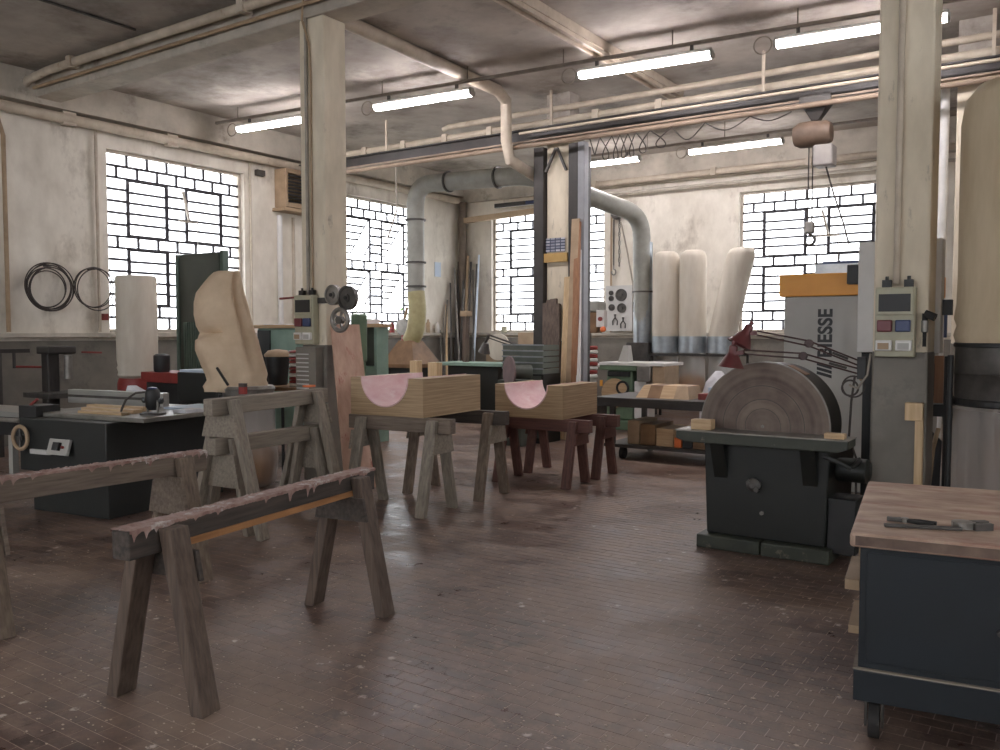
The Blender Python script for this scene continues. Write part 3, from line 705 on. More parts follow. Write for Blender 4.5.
_m, _t, _p = nt('disc_rings'); N_ = _t.nodes; L_ = _t.links       # abrasive worn in rings around the hub
tc = N_.new('ShaderNodeTexCoord'); sb = N_.new('ShaderNodeVectorMath'); sb.operation = 'SUBTRACT'; sb.inputs[1].default_value = dc-Vector((-1.86, 6.4, 0)); L_.new(tc.outputs['Object'], sb.inputs[0])
ml = N_.new('ShaderNodeVectorMath'); ml.operation = 'MULTIPLY'; ml.inputs[1].default_value = (1, 0, 1); L_.new(sb.outputs[0], ml.inputs[0])
ln = N_.new('ShaderNodeVectorMath'); ln.operation = 'LENGTH'; L_.new(ml.outputs[0], ln.inputs[0])
nz = N_.new('ShaderNodeTexNoise'); nz.noise_dimensions = '1D'; nz.inputs['Scale'].default_value = 10; nz.inputs['Detail'].default_value = 6; L_.new(ln.outputs['Value'], nz.inputs['W'])
n2 = N_.new('ShaderNodeTexNoise'); n2.inputs['Scale'].default_value = 9; n2.inputs['Detail'].default_value = 7; L_.new(tc.outputs['Object'], n2.inputs['Vector'])
ad = N_.new('ShaderNodeMath'); ad.operation = 'MULTIPLY_ADD'; L_.new(n2.outputs['Fac'], ad.inputs[0]); ad.inputs[1].default_value = .6; L_.new(nz.outputs['Fac'], ad.inputs[2])
cr = N_.new('ShaderNodeValToRGB'); cr.color_ramp.elements[0].position = .5; cr.color_ramp.elements[1].position = 1.05; cr.color_ramp.elements[0].color = rgb(80, 67, 61); cr.color_ramp.elements[1].color = rgb(128, 114, 104)
L_.new(ad.outputs[0], cr.inputs[0]); L_.new(cr.outputs[0], _p.inputs['Base Color']); _p.inputs['Roughness'].default_value = .8
dd = part('disc', MB().lathe([(.005, -.002), (.47, 0), (.47, .03), (.005, .03)], dc, 72, 'Y'), M['disc_rings'], t, 'grey-brown abrasive disc with worn rings', smooth=30)
part('rim', MB().lathe([(.472, .004), (.478, .004), (.478, .03), (.472, .03)], dc, 72, 'Y'), M['iron_light'], dd, smooth=30)
for r_ in (.13, .20, .30): part('worn_ring', MB().torus(dc+Vector((0, -.0005, 0)), r_, .0022, 'Y', 64, 5), M['iron'], dd)
part('hub_bolt', MB().lathe([(.012, 0), (.012, -.01)], dc+Vector((0, -.002, 0)), 10, 'Y'), M['iron_light'], dd)
g = part('guard', MB().lathe([(.42, .07), (.462, .07), (.462, .42), (.40, .45), (.01, .45), (.01, .42), (.38, .42)], dc, 60, 'Y', caps=False), M['green_dark'], t, 'rounded dark green guard behind the disc', smooth=35)
part('plate', MB().cbox(dc+Vector((.21, .17, .415)), (.14, .12, .006), 0, 0, .47), M['hood_brown'], g)
part('side_box', MB().box(-1.42, -1.235, 6.14, 6.40, .06, .45), M['black'], t, bevel=.008)
part('side_motor', MB().lathe([(.07, 0), (.085, .02), (.085, .2), (.06, .22)], (-1.39, 6.26, .64), 20, 'X'), M['green_dark'], t, smooth=40)
part('pull_handle', MB().tube([(-1.40, 5.9, .77), (-1.30, 5.90, .74), (-1.235, 5.93, .70), (-1.235, 6.1, .70), (-1.24, 6.25, .72)], .016), M['green_dark'], t, smooth=40)
one('wood_block', MB().cbox((oy(703, 426, 6.08).x, 6.08, .9165), (.155, .09, .075)), M['wood_pale_flat'], 'pale wood block on the sander table left of the disc', 'wood block', bevel=.003)
one('wood_strip', MB().box(-1.42, -1.29, 6.0, 6.08, .879, .915), M['wood_pale_flat'], 'small pale wood strip on the sander table beside the column', 'wood block', bevel=.003)
cb = thing('sander_cable', 'black cable hanging in a coil beside the disc sander', 'cable', (-1.29, 6.42, .3), world=True)
cc = oy(850, 388, 6.46)
cc.x = min(cc.x, -1.32)
part('coil', MB().torus(cc, .055, .007, 'Y', 24, 6).torus(cc+Vector((.02, .012, .01)), .075, .006, 'Y', 24, 6), M['cable'], cb)
part('lead', MB().tube([cc+Vector((.03, 0, .08)), cc+Vector((.01, 0, -.1)), cc+Vector((.0, .0, -.35)), cc+Vector((.05, -.0, -.5)), cc+Vector((.06, -.0, -.98))], .008), M['cable'], cb)
part('plug', MB().cyl(cc+Vector((.06, 0, .07)), cc+Vector((.10, 0, .09)), .02, n=10), M['brown_tan'], cb)

# two red articulated lamps on the column
def arm_lamp(label, base, elbow, wrist, apex, mouth, rm):
    t = thing('work_lamp', label, 'lamp', base, world=True)
    base, elbow, wrist, apex, mouth = map(Vector, (base, elbow, wrist, apex, mouth))
    up = Vector((0, 0, .018))
    part('bracket', MB().box(base.x-.02, base.x+.035, base.y-.03, base.y+.03, base.z-.05, base.z+.05), M['black'], t)
    lo = part('lower_arm', MB().tube([base+up, elbow+up], .006, 6).tube([base-up, elbow-up], .006, 6), M['lamp_arm'], t)
    ua = part('upper_arm', MB().tube([elbow+up, wrist+up*.8], .006, 6).tube([elbow-up, wrist-up*.8], .006, 6), M['lamp_arm'], t)
    part('elbow_joint', MB().lathe([(.03, -.015), (.03, .015)], elbow, 14, 'Y'), M['lamp_arm'], t, smooth=40)
    part('spring', MB().tube([base*.75+elbow*.25, base*.45+elbow*.55], .009, 6), M['iron'], lo)
    part('wrist_joint', MB().bar(wrist, apex*.6+mouth*.4, .03, .03), M['lamp_red'], t)
    d = (mouth-apex).normalized(); Ln = (mouth-apex).length; rot = d.to_track_quat('Z', 'Y').to_matrix().to_4x4()
    prof = [(.012, -.012), (.030, 0), (.034, Ln*.35), (.05, Ln*.5), (rm*.85, Ln*.85), (rm, Ln), (rm-.006, Ln), (rm*.8, Ln*.85), (.045, Ln*.5), (.03, Ln*.36)]
    sh = part('shade', MB().lathe(prof, (0, 0, 0), 28).xf(Matrix.Translation(apex) @ rot), M['lamp_red'], t, 'dull red conical lamp shade', smooth=35)
    part('cap', MB().cyl(apex-d*.035, apex-d*.01, .016, n=12), M['lamp_red'], sh)
    return t
Yl = 6.12
arm_lamp('red articulated work lamp with its shade tipped sideways over the disc', oy(861, 364, 6.47), oy(809, 343.5, 6.33), oy(757, 333, Yl), oy(750, 326, Yl), oy(739, 345, Yl-.04), .095)
arm_lamp('red articulated work lamp with its shade facing straight down at the disc', oy(861, 372, 6.47), oy(803, 356, 6.28), oy(744, 352, Yl-.12), oy(733.5, 346, Yl-.12), oy(731, 367, Yl-.12), .092)

# electrical panels
def socket_box(label, x0, x1, y, z0, z1, extra, sc=1.0):
    t = thing('socket_box', label, 'socket box', ((x0+x1)/2, y, z0), world=True)
    W = x1-x0; h = z1-z0
    part('housing', MB().box(x0, x1, y-.09, y-.002, z0, z1), M['box_beige'], t, bevel=.008)
    part('cover', MB().box(x0+.01*sc, x1-.01*sc, y-.105, y-.09, z0+h*.60, z1-h*.02), M['box_beige'], t, bevel=.004)
    part('window', MB().box(x0+W*.10, x1-W*.10, y-.108, y-.105, z0+h*.65, z1-h*.10), M['black'], t, 'dark smoked breaker window')
    for i, (mt, nm) in enumerate((('red_plug', 'red square socket cover'), ('blue_plug', 'blue square socket cover'))):
        xa = x0+W*(.07+.46*i); part('socket', MB().box(xa, xa+W*.38, y-.12, y-.09, z0+h*.36, z0+h*.53), M[mt], t, nm, bevel=.008)
    for i in range(2):
        xa = x0+W*(.05+.50*i); s = part('outlet', MB().box(xa, xa+W*.40, y-.125, y-.09, z0+h*.09, z0+h*.24), M['white_paint'], t, bevel=.006)
        part('outlet_lid', MB().box(xa+W*.06, xa+W*.34, y-.130, y-.125, z0+h*.11, z0+h*.20), M['brown_tan'] if i == 0 else M['cabinet_grey'], s)
    for i in range(2):
        xa = x0+W*(.15+.55*i); part('cable_gland', MB().box(xa, xa+W*.22, y-.07, y-.02, z1, z1+.05).cyl((xa+W*.11, y-.045, z1+.05), (xa+W*.11, y-.045, z1+.075), .012, n=10), M['black'], t)
    if extra == 'plug':
        part('plug', MB().cyl((x1+.055, y-.04, z0+h*.35), (x1+.055, y-.04, z0+h*.62), .018, n=12).cyl((x1+.055, y-.04, z0+h*.62), (x1+.12, y-.05, z0+h*.56), .026, n=12).cyl((x1+.055, y-.04, z0+h*.15), (x1+.055, y-.04, z0+h*.35), .012, n=10), M['black_rubber'], t, 'black industrial plug')
        part('sleeve', MB().cyl((x1+.055, y-.04, z0+h*.36), (x1+.055, y-.04, z0+h*.52), .022, n=12), M['iron_light'], t)
    return t
socket_box('beige socket box on the column beside the disc sander', -1.175, -.925, 6.416, 1.43, 1.905, 'plug')
socket_box('beige socket box on the column beside the leaning plywood board', -6.935, -6.66, 6.416, 1.47, 1.99, '')
g = thing('vented_box', 'grey ribbed box on the column under its socket box', 'box', (-6.8, 6.33, .95), world=True)
part('case', MB().box(-6.90, -6.60, 6.30, 6.41, .95, 1.44), M['dado_grey'], g, bevel=.005)
for i in range(9): part('louvre', MB().box(-6.88, -6.70, 6.292, 6.30, 1.0+i*.045, 1.012+i*.045), M['panel_grey'], g)

# grey cabinet hung behind the right column
o = thing('control_cabinet', 'tall grey metal cabinet standing behind the column by the disc sander', 'cabinet', (-1.1, 7.0, 0), world=True)
part('body', MB().box(-1.375, -.82, 6.75, 6.90, 1.45, 2.26), M['panel_grey'], o, bevel=.006)
part('post', MB().box(-1.37, -1.31, 6.96, 7.03, 0, 1.45).box(-1.37, -1.31, 6.90, 7.03, 1.38, 1.45), M['black'], o)
o = thing('isolator_switch', 'small black switch box beside the grey cabinet', 'switch', (-.82, 6.9, 1.72), world=True)
part('case', MB().box(-.8205, -.76, 6.81, 6.89, 1.72, 1.83), M['black'], o); part('key_tag', MB().box(-.81, -.79, 6.83, 6.86, 1.56, 1.72), M['blue_plug'], o)

# things between the column and the big bag
o = thing('timber_prop', 'pale L-shaped timber leaning on the column beside the bench', 'timber', (-.93, 6.38, 0), world=True)
part('post', MB().box(-.915, -.865, 6.37, 6.415, 0, 1.12), M['wood_pale'], o, bevel=.003); part('head_block', MB().box(-.975, -.865, 6.34, 6.415, 1.0, 1.12), M['wood_pale'], o, bevel=.003)
o = thing('timber_rack', 'dark rack with an orange wooden frame between the column and the cream bag', 'rack', (-.75, 7.2, 0), world=True)
part('post', MB().box(-.83, -.785, 7.1, 7.2, 0, 1.42), M['black'], o); part('post', MB().box(-1.07, -1.02, 7.3, 7.4, 0, .96), M['black'], o)
part('rail', MB().box(-1.07, -.785, 7.2, 7.4, .96, 1.05), M['black'], o)
f = part('wooden_frame', MB().box(-1.04, -.85, 7.22, 7.26, 1.36, 1.42).box(-1.04, -.85, 7.22, 7.26, 1.06, 1.11).box(-.91, -.85, 7.22, 7.26, 1.11, 1.36), M['wood_orange'], o, 'orange wooden frame')
part('back_board', MB().box(-1.04, -.85, 7.265, 7.28, 1.06, 1.42), M['black'], o)
one('black_sheet', MB().hexa([(-1.0, 6.98, .3), (-.84, 6.98, .3), (-.84, 7.0, .3), (-1.0, 7.0, .3), (-1.0, 7.15, 1.24), (-.84, 7.15, 1.08), (-.84, 7.17, 1.08), (-1.0, 7.17, 1.24)]).xf(Matrix.Translation((0, 0, -.3))), M['black'], 'black sheet leaning on the dark rack behind the bench', 'sheet')
one('cord_handle', MB().tube([(-.93, 6.92, 0.0), (-.87, 6.92, .75), (-.84, 6.94, .90)], .016), M['brown_tan'], 'slim wooden handle leaning in front of the black sheet', 'handle', smooth=40)

# big cream bag dust collector on the right
t = thing('dust_collector', 'dust collector with one huge cream filter bag, dark drum and plastic sack', 'dust collector', oz(1013, 576, 0), world=True)
CB = Vector((.42, 6.1, 0)); rB = .42
CB = oz(1013, 576, 0); CB = Vector((CB.x, CB.y, 0)); rB = .37
pts = [(.10, 3.22), (rB*.75, 3.19), (rB*.94, 3.10), (rB, 2.95), (rB*1.0, 2.4), (rB*.99, 2.0), (rB*1.0, 1.78), (rB*1.04, 1.69), (rB*.99, 1.64), (rB*1.04, 1.58), (rB, 1.53)]
part('filter_bag', MB().lathe([(r_, z) for r_, z in pts], CB, 44), M['bag_cream'], t, 'huge cream cloth filter bag', smooth=60)
part('band', MB().lathe([(rB+.006, 1.53), (rB+.012, 1.525), (rB+.012, 1.505), (rB+.006, 1.50)], CB, 44), M['black'], t, smooth=40)
part('drum', MB().lathe([(rB, 1.50), (rB+.004, 1.34), (rB+.012, 1.33), (rB+.004, 1.32), (rB, 1.16)], CB, 44), M['iron'], t, smooth=40)
ring = []
part('strap', MB().lathe([(rB+.01, 1.17), (rB+.02, 1.16), (rB+.02, 1.13), (rB+.01, 1.12)], CB, 44), M['black'], t)
m = MB(); rr = random.Random(3); n = 72; prof = [(rB*1.02, 1.10), (rB*.99, 1.04), (rB*1.0, .9), (rB*1.03, .6), (rB*1.03, .3), (rB*.95, .12), (rB*.7, .03)]
m.lathe(prof, CB, n); 
for i, v in enumerate(m.v):
    k = i % n; d = Vector((v.x-CB.x, v.y-CB.y, 0)).normalized(); v += d*(.012*sin(k*1.9+v.z*3)+.008*sin(k*.7+v.z*9))
part('plastic_sack', m, M['clear_bag'], t, 'creased clear plastic sack', smooth=80)
part('dust', MB().lathe([(rB*.6, .04), (rB*.9, .15), (rB*.93, .35), (rB*.5, .42)], CB, 30), M['sawdust'], t, smooth=60)
for a in (2.2, 3.6, 5.2, .5): part('frame_post', MB().cyl(CB+Vector((cos(a)*(rB+.05), sin(a)*(rB+.05), 0)), CB+Vector((cos(a)*(rB+.05), sin(a)*(rB+.05), 1.45)), .018, n=10), M['black'], t)

# ------------------------------------------------------------------ CNC machine
t = thing('cnc_machine', 'grey machining centre with an orange hood and vertical black lettering', 'machine', (-2.0, 9.5, 0), world=True)
bx = pbox(784.5, 297, 866, 430, 9.0, 1.2)
XA = bx[0]; XB = -1.25
zt = oy(784, 297, 9.0).z
part('cabinet', MB().box(XA, XB, 9.0, 10.2, 0, zt), M['cabinet_grey'], t, bevel=.01)
zh = oy(779, 275, 8.94).z
part('hood', MB().box(oy(779, 290, 8.94).x, XB+.04, 8.94, 10.3, zt, zh), M['orange_hood'], t, 'orange painted hood', bevel=.01)
part('top_unit', MB().box(oy(815, 270, 9.6).x, XB, 9.6, 10.2, zh, zh+.14), M['galvanised'], t)
part('blue_pad', MB().box(oy(822, 270, 9.6).x, XB, 9.62, 10.1, zh+.14, zh+.17), M['blue_plug'], t)
part('motor', MB().box(oy(848, 280, 8.9).x, oy(866, 280, 8.9).x, 8.84, 8.94, zh-.12, zh+.07), M['black'], t, bevel=.01)
cu = bpy.data.curves.new('lettering', 'FONT'); cu.body = 'BIESSE'; cu.size = .19; cu.extrude = .002; cu.offset = .006; cu.space_character = 1.02
tmp = bpy.data.objects.new('tmp', cu); COL.objects.link(tmp); bpy.context.view_layer.update()
dg = bpy.context.evaluated_depsgraph_get(); me = bpy.data.meshes.new_from_object(tmp.evaluated_get(dg)); bpy.data.objects.remove(tmp)
xs = [v.co.x for v in me.vertices]; x0 = min(xs); Lx = max(xs)-x0
ys = [v.co.y for v in me.vertices]; y0 = min(ys); Ly = max(ys)-y0
p0, p1 = oy(832, 357, 9.0), oy(818, 309, 9.0)
for v in me.vertices:
    u, w = (v.co.x-x0)/Lx, (v.co.y-y0)/Ly
    v.co = Vector((p0.x+(p1.x-p0.x)*w, 8.997-v.co.z, p0.z+(p1.z-p0.z)*u))-Vector((-2.0, 9.5, 0))
me.name = 'lettering'; link('lettering', me, M['lettering'], t)['label'] = 'black brand lettering reading upwards'
lg = MB(); sx = (p1.x-p0.x)
for i in range(3):
    za = p0.z-.055-i*.045
    lg.hexa([(p0.x, 8.994, za-.10+.03), (p0.x, 9.0, za-.10+.03), (p0.x, 9.0, za-.07+.03), (p0.x, 8.994, za-.07+.03), (p1.x, 8.994, za-.03), (p1.x, 9.0, za-.03), (p1.x, 9.0, za), (p1.x, 8.994, za)])
part('logo_bars', lg, M['lettering'], t)

# ------------------------------------------------------------------ STEEL CART
t = thing('steel_cart', 'dark steel cart on wheels loaded with wood pieces', 'cart', (-4.2, 10.1, 0), world=True)
X0, X1, YA_, YB_ = -5.12, -3.05, 9.68, 10.75
part('top', MB().box(X0, X1, YA_, YB_, .735, .775), M['steel_dark'], t, bevel=.004)
part('apron', MB().box(X0+.02, X1-.02, YA_+.015, YA_+.035, .66, .735).box(X0+.02, X1-.02, YB_-.035, YB_-.015, .66, .735), M['steel_dark'], t)
for x in (X0+.24, X1-.2):
    for y in (YA_+.06, YB_-.06): part('leg', MB().box(x-.03, x+.03, y-.03, y+.03, .16, .735), M['steel_dark'], t)
part('lower_shelf', MB().box(X0+.14, X1-.1, YA_+.02, YB_-.02, .15, .19), M['steel_dark'], t)
for x in (X0+.36, X1-.3):
    for y in (YA_+.12, YB_-.12): part('wheel', MB().cyl((x-.025, y, .075), (x+.025, y, .075), .075, n=24).box(x-.03, x+.03, y-.02, y+.02, .1, .15), M['black_rubber'], t, smooth=40)
part('brake_foot', MB().cyl((X0+.22, YA_+.05, 0), (X0+.22, YA_+.05, .16), .018, n=10), M['steel_dark'], t)
def on_cart(px0, px1, y, d, h, z=.776): return (oy(px0, 390, y).x, oy(px1, 390, y).x, y, y+d, z, z+h)
a, b = oy(637, 398, 9.9).x, oy(690, 400, 9.9).x
h_ = thing('glued_wood_slab', 'chamfered slab of glued light and dark wood on the steel cart', 'wood slab', (a, 9.9, .776), world=True)
z0, z1 = .776, .93; seg = [0, .22, .46, .72, 1.0]
for i in range(4):
    u0, u1 = seg[i], seg[i+1]; c0 = .06 if i == 0 else 0; c1 = .06 if i == 3 else 0
    xa, xb = a+(b-a)*u0, a+(b-a)*u1
    part('wood_strip', MB().hexa([(xa, 9.86, z0), (xb, 9.86, z0), (xb, 10.35, z0), (xa, 10.35, z0), (xa+c0, 9.98, z1), (xb-c1, 9.98, z1), (xb-c1, 10.35, z1), (xa+c0, 10.35, z1)]), M[('wood_pale_flat', 'hood_brown', 'wood_pale_flat', 'brown_tan')[i]], h_)
one('plastic_sheet', MB().box(b+.05, b+.75, 10.38, 10.70, .776, .90), M['white_board_blue'], 'white panel lying on the steel cart behind the red box', 'panel')
one('red_box', MB().box(oy(698, 395, 9.95).x, oy(698, 395, 9.95).x+.35, 9.95, 10.12, .776, .85), M['red_paint'], 'small dark red box on the steel cart beside the disc', 'box', bevel=.004)
rr = random.Random(5); x = X0+.42
offc = ['tall tan offcut on the cart shelf next to the leg', 'reddish offcut on the cart shelf', 'pale offcut on the cart shelf', 'orange container on the cart shelf', 'dark offcut on the cart shelf', 'brown board end on the cart shelf', 'long brown board on the cart shelf']
offm = ['brown_tan', 'hood_brown', 'wood_pale_flat', 'orange_bright', 'black', 'hood_brown', 'hood_brown']
offw = [.16, .2, .22, .09, .12, .2, .5]; offh = [.30, .26, .22, .12, .2, .18, .10]
for lb, mt, w_, hh in zip(offc, offm, offw, offh):
    one('wood_offcut' if mt != 'orange_bright' else 'orange_container', MB().box(x, x+w_, YA_+.12, YA_+.55+.2*rr.random(), .191, .191+hh), M[mt], lb, 'offcut' if mt != 'orange_bright' else 'container', bevel=.004); x += w_+.015

# ------------------------------------------------------------------ TABLE SAW on the left
t = thing('table_saw', 'dark table saw with handwheel, control panel and aluminium fence', 'table saw', (-6.81, 4.10, 0), R(8))
part('base', MB().box(-.97, 0, 0, 1.15, 0, .36), M['saw_body'], t, bevel=.008)
part('body', MB().box(-1.10, .02, -.03, 1.2, .36, .83), M['saw_body'], t, bevel=.01)
part('table', MB().box(-1.15, .30, .12, 1.30, .83, .87), M['saw_table'], t, bevel=.005)
hw = part('handwheel', MB().torus((-1.0, -.09, .66), .10, .018, 'Y', 28, 8), M['brown_tan'], t, 'pale handwheel rim', smooth=60)
part('spoke', MB().cyl((-1.0, -.09, .56), (-1.0, -.09, .76), .012, n=8).cyl((-1.0, -.09, .66), (-1.0, -.03, .66), .025, n=10), M['iron'], hw)
cp = part('control_panel', MB().cbox((-.52, -.065, .60), (.26, .03, .14), 0, -.3), M['cabinet_grey'], t, 'light grey control plate', bevel=.004)
part('switch', MB().cbox((-.52, -.09, .61), (.08, .03, .07), 0, -.3), M['black'], cp); part('button', MB().cyl((-.44, -.085, .605), (-.44, -.105, .61), .012, n=10), M['red_paint'], cp)
part('angle_plate', MB().box(-.92, -.66, -.06, -.03, .52, .56), M['panel_grey'], t)
fe = part('rip_fence', MB().box(-1.70, -.35, .92, 1.0, .875, 1.01), M['alu'], t, 'long aluminium fence', bevel=.004)
part('slot', MB().box(-1.70, -.35, .915, .92, .935, .96), M['iron'], fe)
sl = part('sliding_table', MB().box(-2.9, -1.2, .15, .62, .80, .85), M['alu'], t, bevel=.004)
part('carriage', MB().box(-2.8, -1.25, .2, .56, .62, .80), M['black'], sl); part('leg', MB().box(-1.75, -1.69, .3, .36, 0, .62), M['cabinet_grey'], sl); part('leg', MB().box(-2.7, -2.64, .3, .36, 0, .62), M['cabinet_grey'], sl)
part('carriage_block', MB().box(-1.22, -.98, .05, .30, .72, .93), M['black'], t, bevel=.006)
part('red_lever', MB().bar((-1.12, .1, .93), (-1.02, .1, .99), .02, .02), M['red_paint'], t)
part('scale_rail', MB().cyl((-1.7, -.02, .80), (-1.1, -.02, .80), .02, n=10), M['iron_light'], t)
def saw_w(x, y, z=0): return Matrix.Translation((-6.81, 4.10, 0)) @ Matrix.Rotation(R(8), 4, 'Z') @ Vector((x, y, z))
SM = Matrix.Translation((-6.81, 4.10, 0)) @ Matrix.Rotation(R(8), 4, 'Z')
one('plank', MB().box(-.78, -.10, .36, .46, .871, .905).xf(SM), M['wood_pale_flat'], 'pale plank on the saw table in front of the fence', 'plank', bevel=.003)
one('plank', MB().box(-.62, -.06, .20, .29, .871, .895).xf(SM), M['wood_pale_flat'], 'short pale plank on the saw table beside the router', 'plank', bevel=.003)
one('plank', MB().box(-.95, -.2, .55, .65, .871, .91).xf(SM), M['wood_pale_flat'], 'pale plank on the saw table right against the fence', 'plank', bevel=.003)
one('sheet', MB().box(-.25, .28, .84, 1.28, .872, .89).xf(SM), M['white_board_blue'], 'white sheet lying on the saw extension behind the router', 'sheet')
one('sheet', MB().box(.13, .29, .60, .82, .872, .90).xf(SM), M['paper'], 'white offcut sheet on the saw table beside the router', 'sheet')
r_ = thing('router', 'black handheld router with a looped cable on the saw table', 'router', saw_w(.10, .40, .871), R(8))
part('base_plate', MB().lathe([(.11, 0), (.11, .015), (.09, .02)], (0, 0, 0), 24), M['iron'], r_, smooth=40)
part('columns', MB().cyl((-.06, 0, .02), (-.06, 0, .13), .012, n=10).cyl((.06, 0, .02), (.06, 0, .13), .012, n=10), M['iron_light'], r_)
part('motor', MB().lathe([(.035, .04), (.06, .07), (.062, .2), (.05, .225), (.03, .23)], (0, 0, 0), 22), M['black'], r_, smooth=40)
part('knob', MB().lathe([(.015, 0), (.028, .02), (.022, .05)], (.10, 0, .10), 14), M['black'], r_, smooth=40); part('knob', MB().lathe([(.015, 0), (.028, .02), (.022, .05)], (-.10, 0, .10), 14), M['black'], r_, smooth=40)
part('top_cap', MB().lathe([(.045, .226), (.04, .24), (.01, .245)], (0, 0, 0), 18), M['blue_plug'], r_, smooth=40)
part('cable', MB().tube([(-.05, -.02, .2), (-.15, -.05, .19), (-.24, -.08, .13), (-.27, -.1, .05), (-.26, -.12, .01)], .01), M['cable'], r_, smooth=60)
one('paper_bag', MB().hexa([(-1.0, 1.0, .871), (-.55, 1.0, .871), (-.55, 1.2, .871), (-1.0, 1.2, .871), (-.98, 1.05, 1.06), (-.93, 1.05, 1.06), (-.93, 1.12, 1.06), (-.98, 1.12, 1.06)]).xf(SM), M['paper'], 'crumpled white paper behind the saw fence', 'paper')

# ------------------------------------------------------------------ DUST EXTRACTOR with the slumped canvas bag
D0 = Vector((-7.08, 5.82, 0))
t = thing('dust_extractor', 'dust extractor with a slumped tan canvas bag above a clear chip sack', 'dust extractor', D0, world=True)
secs = [(391, 206, 267), (386, 204, 268), (380, 208, 266), (374, 206, 267), (364, 201, 264), (350, 198, 260), (340, 198, 258), (333, 200, 255), (326, 197, 253), (315, 195, 250), (303, 195, 247), (293, 197, 244), (284, 203, 242), (277, 209, 241), (272.5, 214, 240), (271, 218, 238)]
m = MB(); n = 72; fs = []; dpt = (D0-EY).dot(_f); FW = Vector((_f.x, _f.y, 0)).normalized()
for i, (py, xa, xb) in enumerate(secs):
    a, b = EY+ray(xa, py)*dpt, EY+ray(xb, py)*dpt; c = (a+b)/2; rx = (b-a).length/2
    for k in range(n):
        th = 2*pi*k/n; fold = 1.0
        if i >= 4:                                   # folded-over upper lobe: ridge, groove and flat right side
            up_ = min(1, (i-3)/4)
            if 5.45 < th < 2*pi: fold -= up_*.22*sin(pi*(th-5.45)/.833)**.6
            fold -= up_*.20*math.exp(-((th-5.62)/.10)**2)
            fold += up_*.07*math.exp(-((th-5.38)/.16)**2)
        if i == 7 and pi*.95 < th < 5.0: fold -= .34*min(1, (5.0-th)/.5)
        if i in (9, 10, 11) and pi < th < 5.4: fold += .07*sin(pi*(th-pi)/2.26)      # deep crease
        if i in (5, 6) and pi < th < 5.3: fold += .13*sin(pi*(th-pi)/2.16)
        if i < 5: fold += .035*sin(4*th+i*.9)+.03*sin(9*th-i*1.3)
        fold += .012*sin(6*th+i*.8)
        q = _r*(rx*cos(th)*(1 if abs(cos(th)) > .9 else fold))+FW*(rx*.75*sin(th)*fold); m.v.append(c+q)
    if i:
        for k in range(n): fs.append(((i-1)*n+k, (i-1)*n+(k+1) % n, i*n+(k+1) % n, i*n+k))
fs += [tuple(range(n-1, -1, -1)), tuple(range((len(secs)-1)*n, len(secs)*n))]
m.f = fs; ob = part('filter_bag', m, M['canvas'], t, 'slumped tan canvas filter bag', smooth=75)
tx = bpy.data.textures.new('folds', 'CLOUDS'); tx.noise_scale = .22; tx.noise_depth = 2
dm = ob.modifiers.new('folds', 'DISPLACE'); dm.texture = tx; dm.strength = .016; dm.texture_coords = 'GLOBAL'
CBg = D0.copy()
part('drum', MB().lathe([(.25, .90), (.26, 1.0), (.27, 1.02), (.25, 1.05)], CBg, 32), M['iron_light'], t, smooth=40)
m = MB().lathe([(.255, .90), (.25, .84), (.26, .6), (.29, .3), (.26, .08), (.2, .02)], CBg, 40)
for i, v in enumerate(m.v):
    k = i % 40; d = Vector((v.x-CBg.x, v.y-CBg.y, 0)).normalized(); v += d*.012*sin(k*1.8+v.z*4)
part('chip_sack', m, M['clear_bag'], t, 'clear plastic chip sack', smooth=70)
part('chips', MB().lathe([(.16, .04), (.24, .1), (.25, .35), (.16, .44), (.05, .47)], CBg, 28), M['sawdust'], t, smooth=60)
for a in (.6, 2.6, 4.7): part('stand_leg', MB().cyl(CBg+Vector((cos(a)*.35, sin(a)*.35, 0)), CBg+Vector((cos(a)*.35, sin(a)*.35, .98)), .016, n=8), M['black'], t)
part('clamp_strap', MB().tube([oy(217, 368, 5.48), oy(228, 385, 5.46)], .014, 6), M['black'], t)
cl = thing('paint_brush', 'red and grey brush standing on the tall grey sawhorse', 'brush', oz(243, 392, 1.092), world=True)
c = oz(243, 394, 1.092); part('bristles', MB().box(c.x-.03, c.x+.03, c.y-.02, c.y+.02, 1.0915, 1.15), M['red_paint'], cl); part('ferrule', MB().box(c.x-.03, c.x+.03, c.y-.02, c.y+.02, 1.15, 1.18), M['iron'], cl)
one('orange_block', MB().cbox(oz(309, 386, 1.10), (.07, .10, .018), R(10)), M['orange_bright'], 'small bright orange block on the tall grey sawhorse', 'block')

# ------------------------------------------------------------------ DUCTS AND FAR DUST COLLECTOR
t = thing('extraction_duct', 'grey extraction duct bending from a brown hood up and across the bay', 'duct', (-10.5, 12.6, 0), world=True)
def bend(pts, n=6):      # rounds the corners of a polyline
    pts = [Vector(p) for p in pts]; out = [pts[0]]
    for a, b, c in zip(pts[:-2], pts[1:-1], pts[2:]):
        l = min((a-b).length, (c-b).length, .9)*.45; p, q = b+(a-b).normalized()*l, b+(c-b).normalized()*l
        out += [p*(1-s)**2+b*2*s*(1-s)+q*s*s for s in [i/n for i in range(n+1)]]
    return out+[pts[-1]]
dp = bend([(-10.48, 12.6, 2.35), (-10.48, 12.6, 4.38), (-7.9, 12.6, 4.30), (-6.94, 15.0, 3.80), (-6.94, 15.1, 1.50)])
part('run', MB().tube(dp, .165, 20), M['duct_paint'], t, smooth=50)
for z in (2.45, 2.9, 3.7): part('flange', MB().cyl((-10.48, 12.6, z), (-10.48, 12.6, z+.03), .20, n=24), M['iron'], t)
for x in (-9.7, -8.6): part('flange', MB().cyl((x, 12.6, 4.30+(-x-7.9)*.031), (x+.03, 12.6, 4.30+(-x-7.9)*.031), .195, n=24), M['iron'], t)
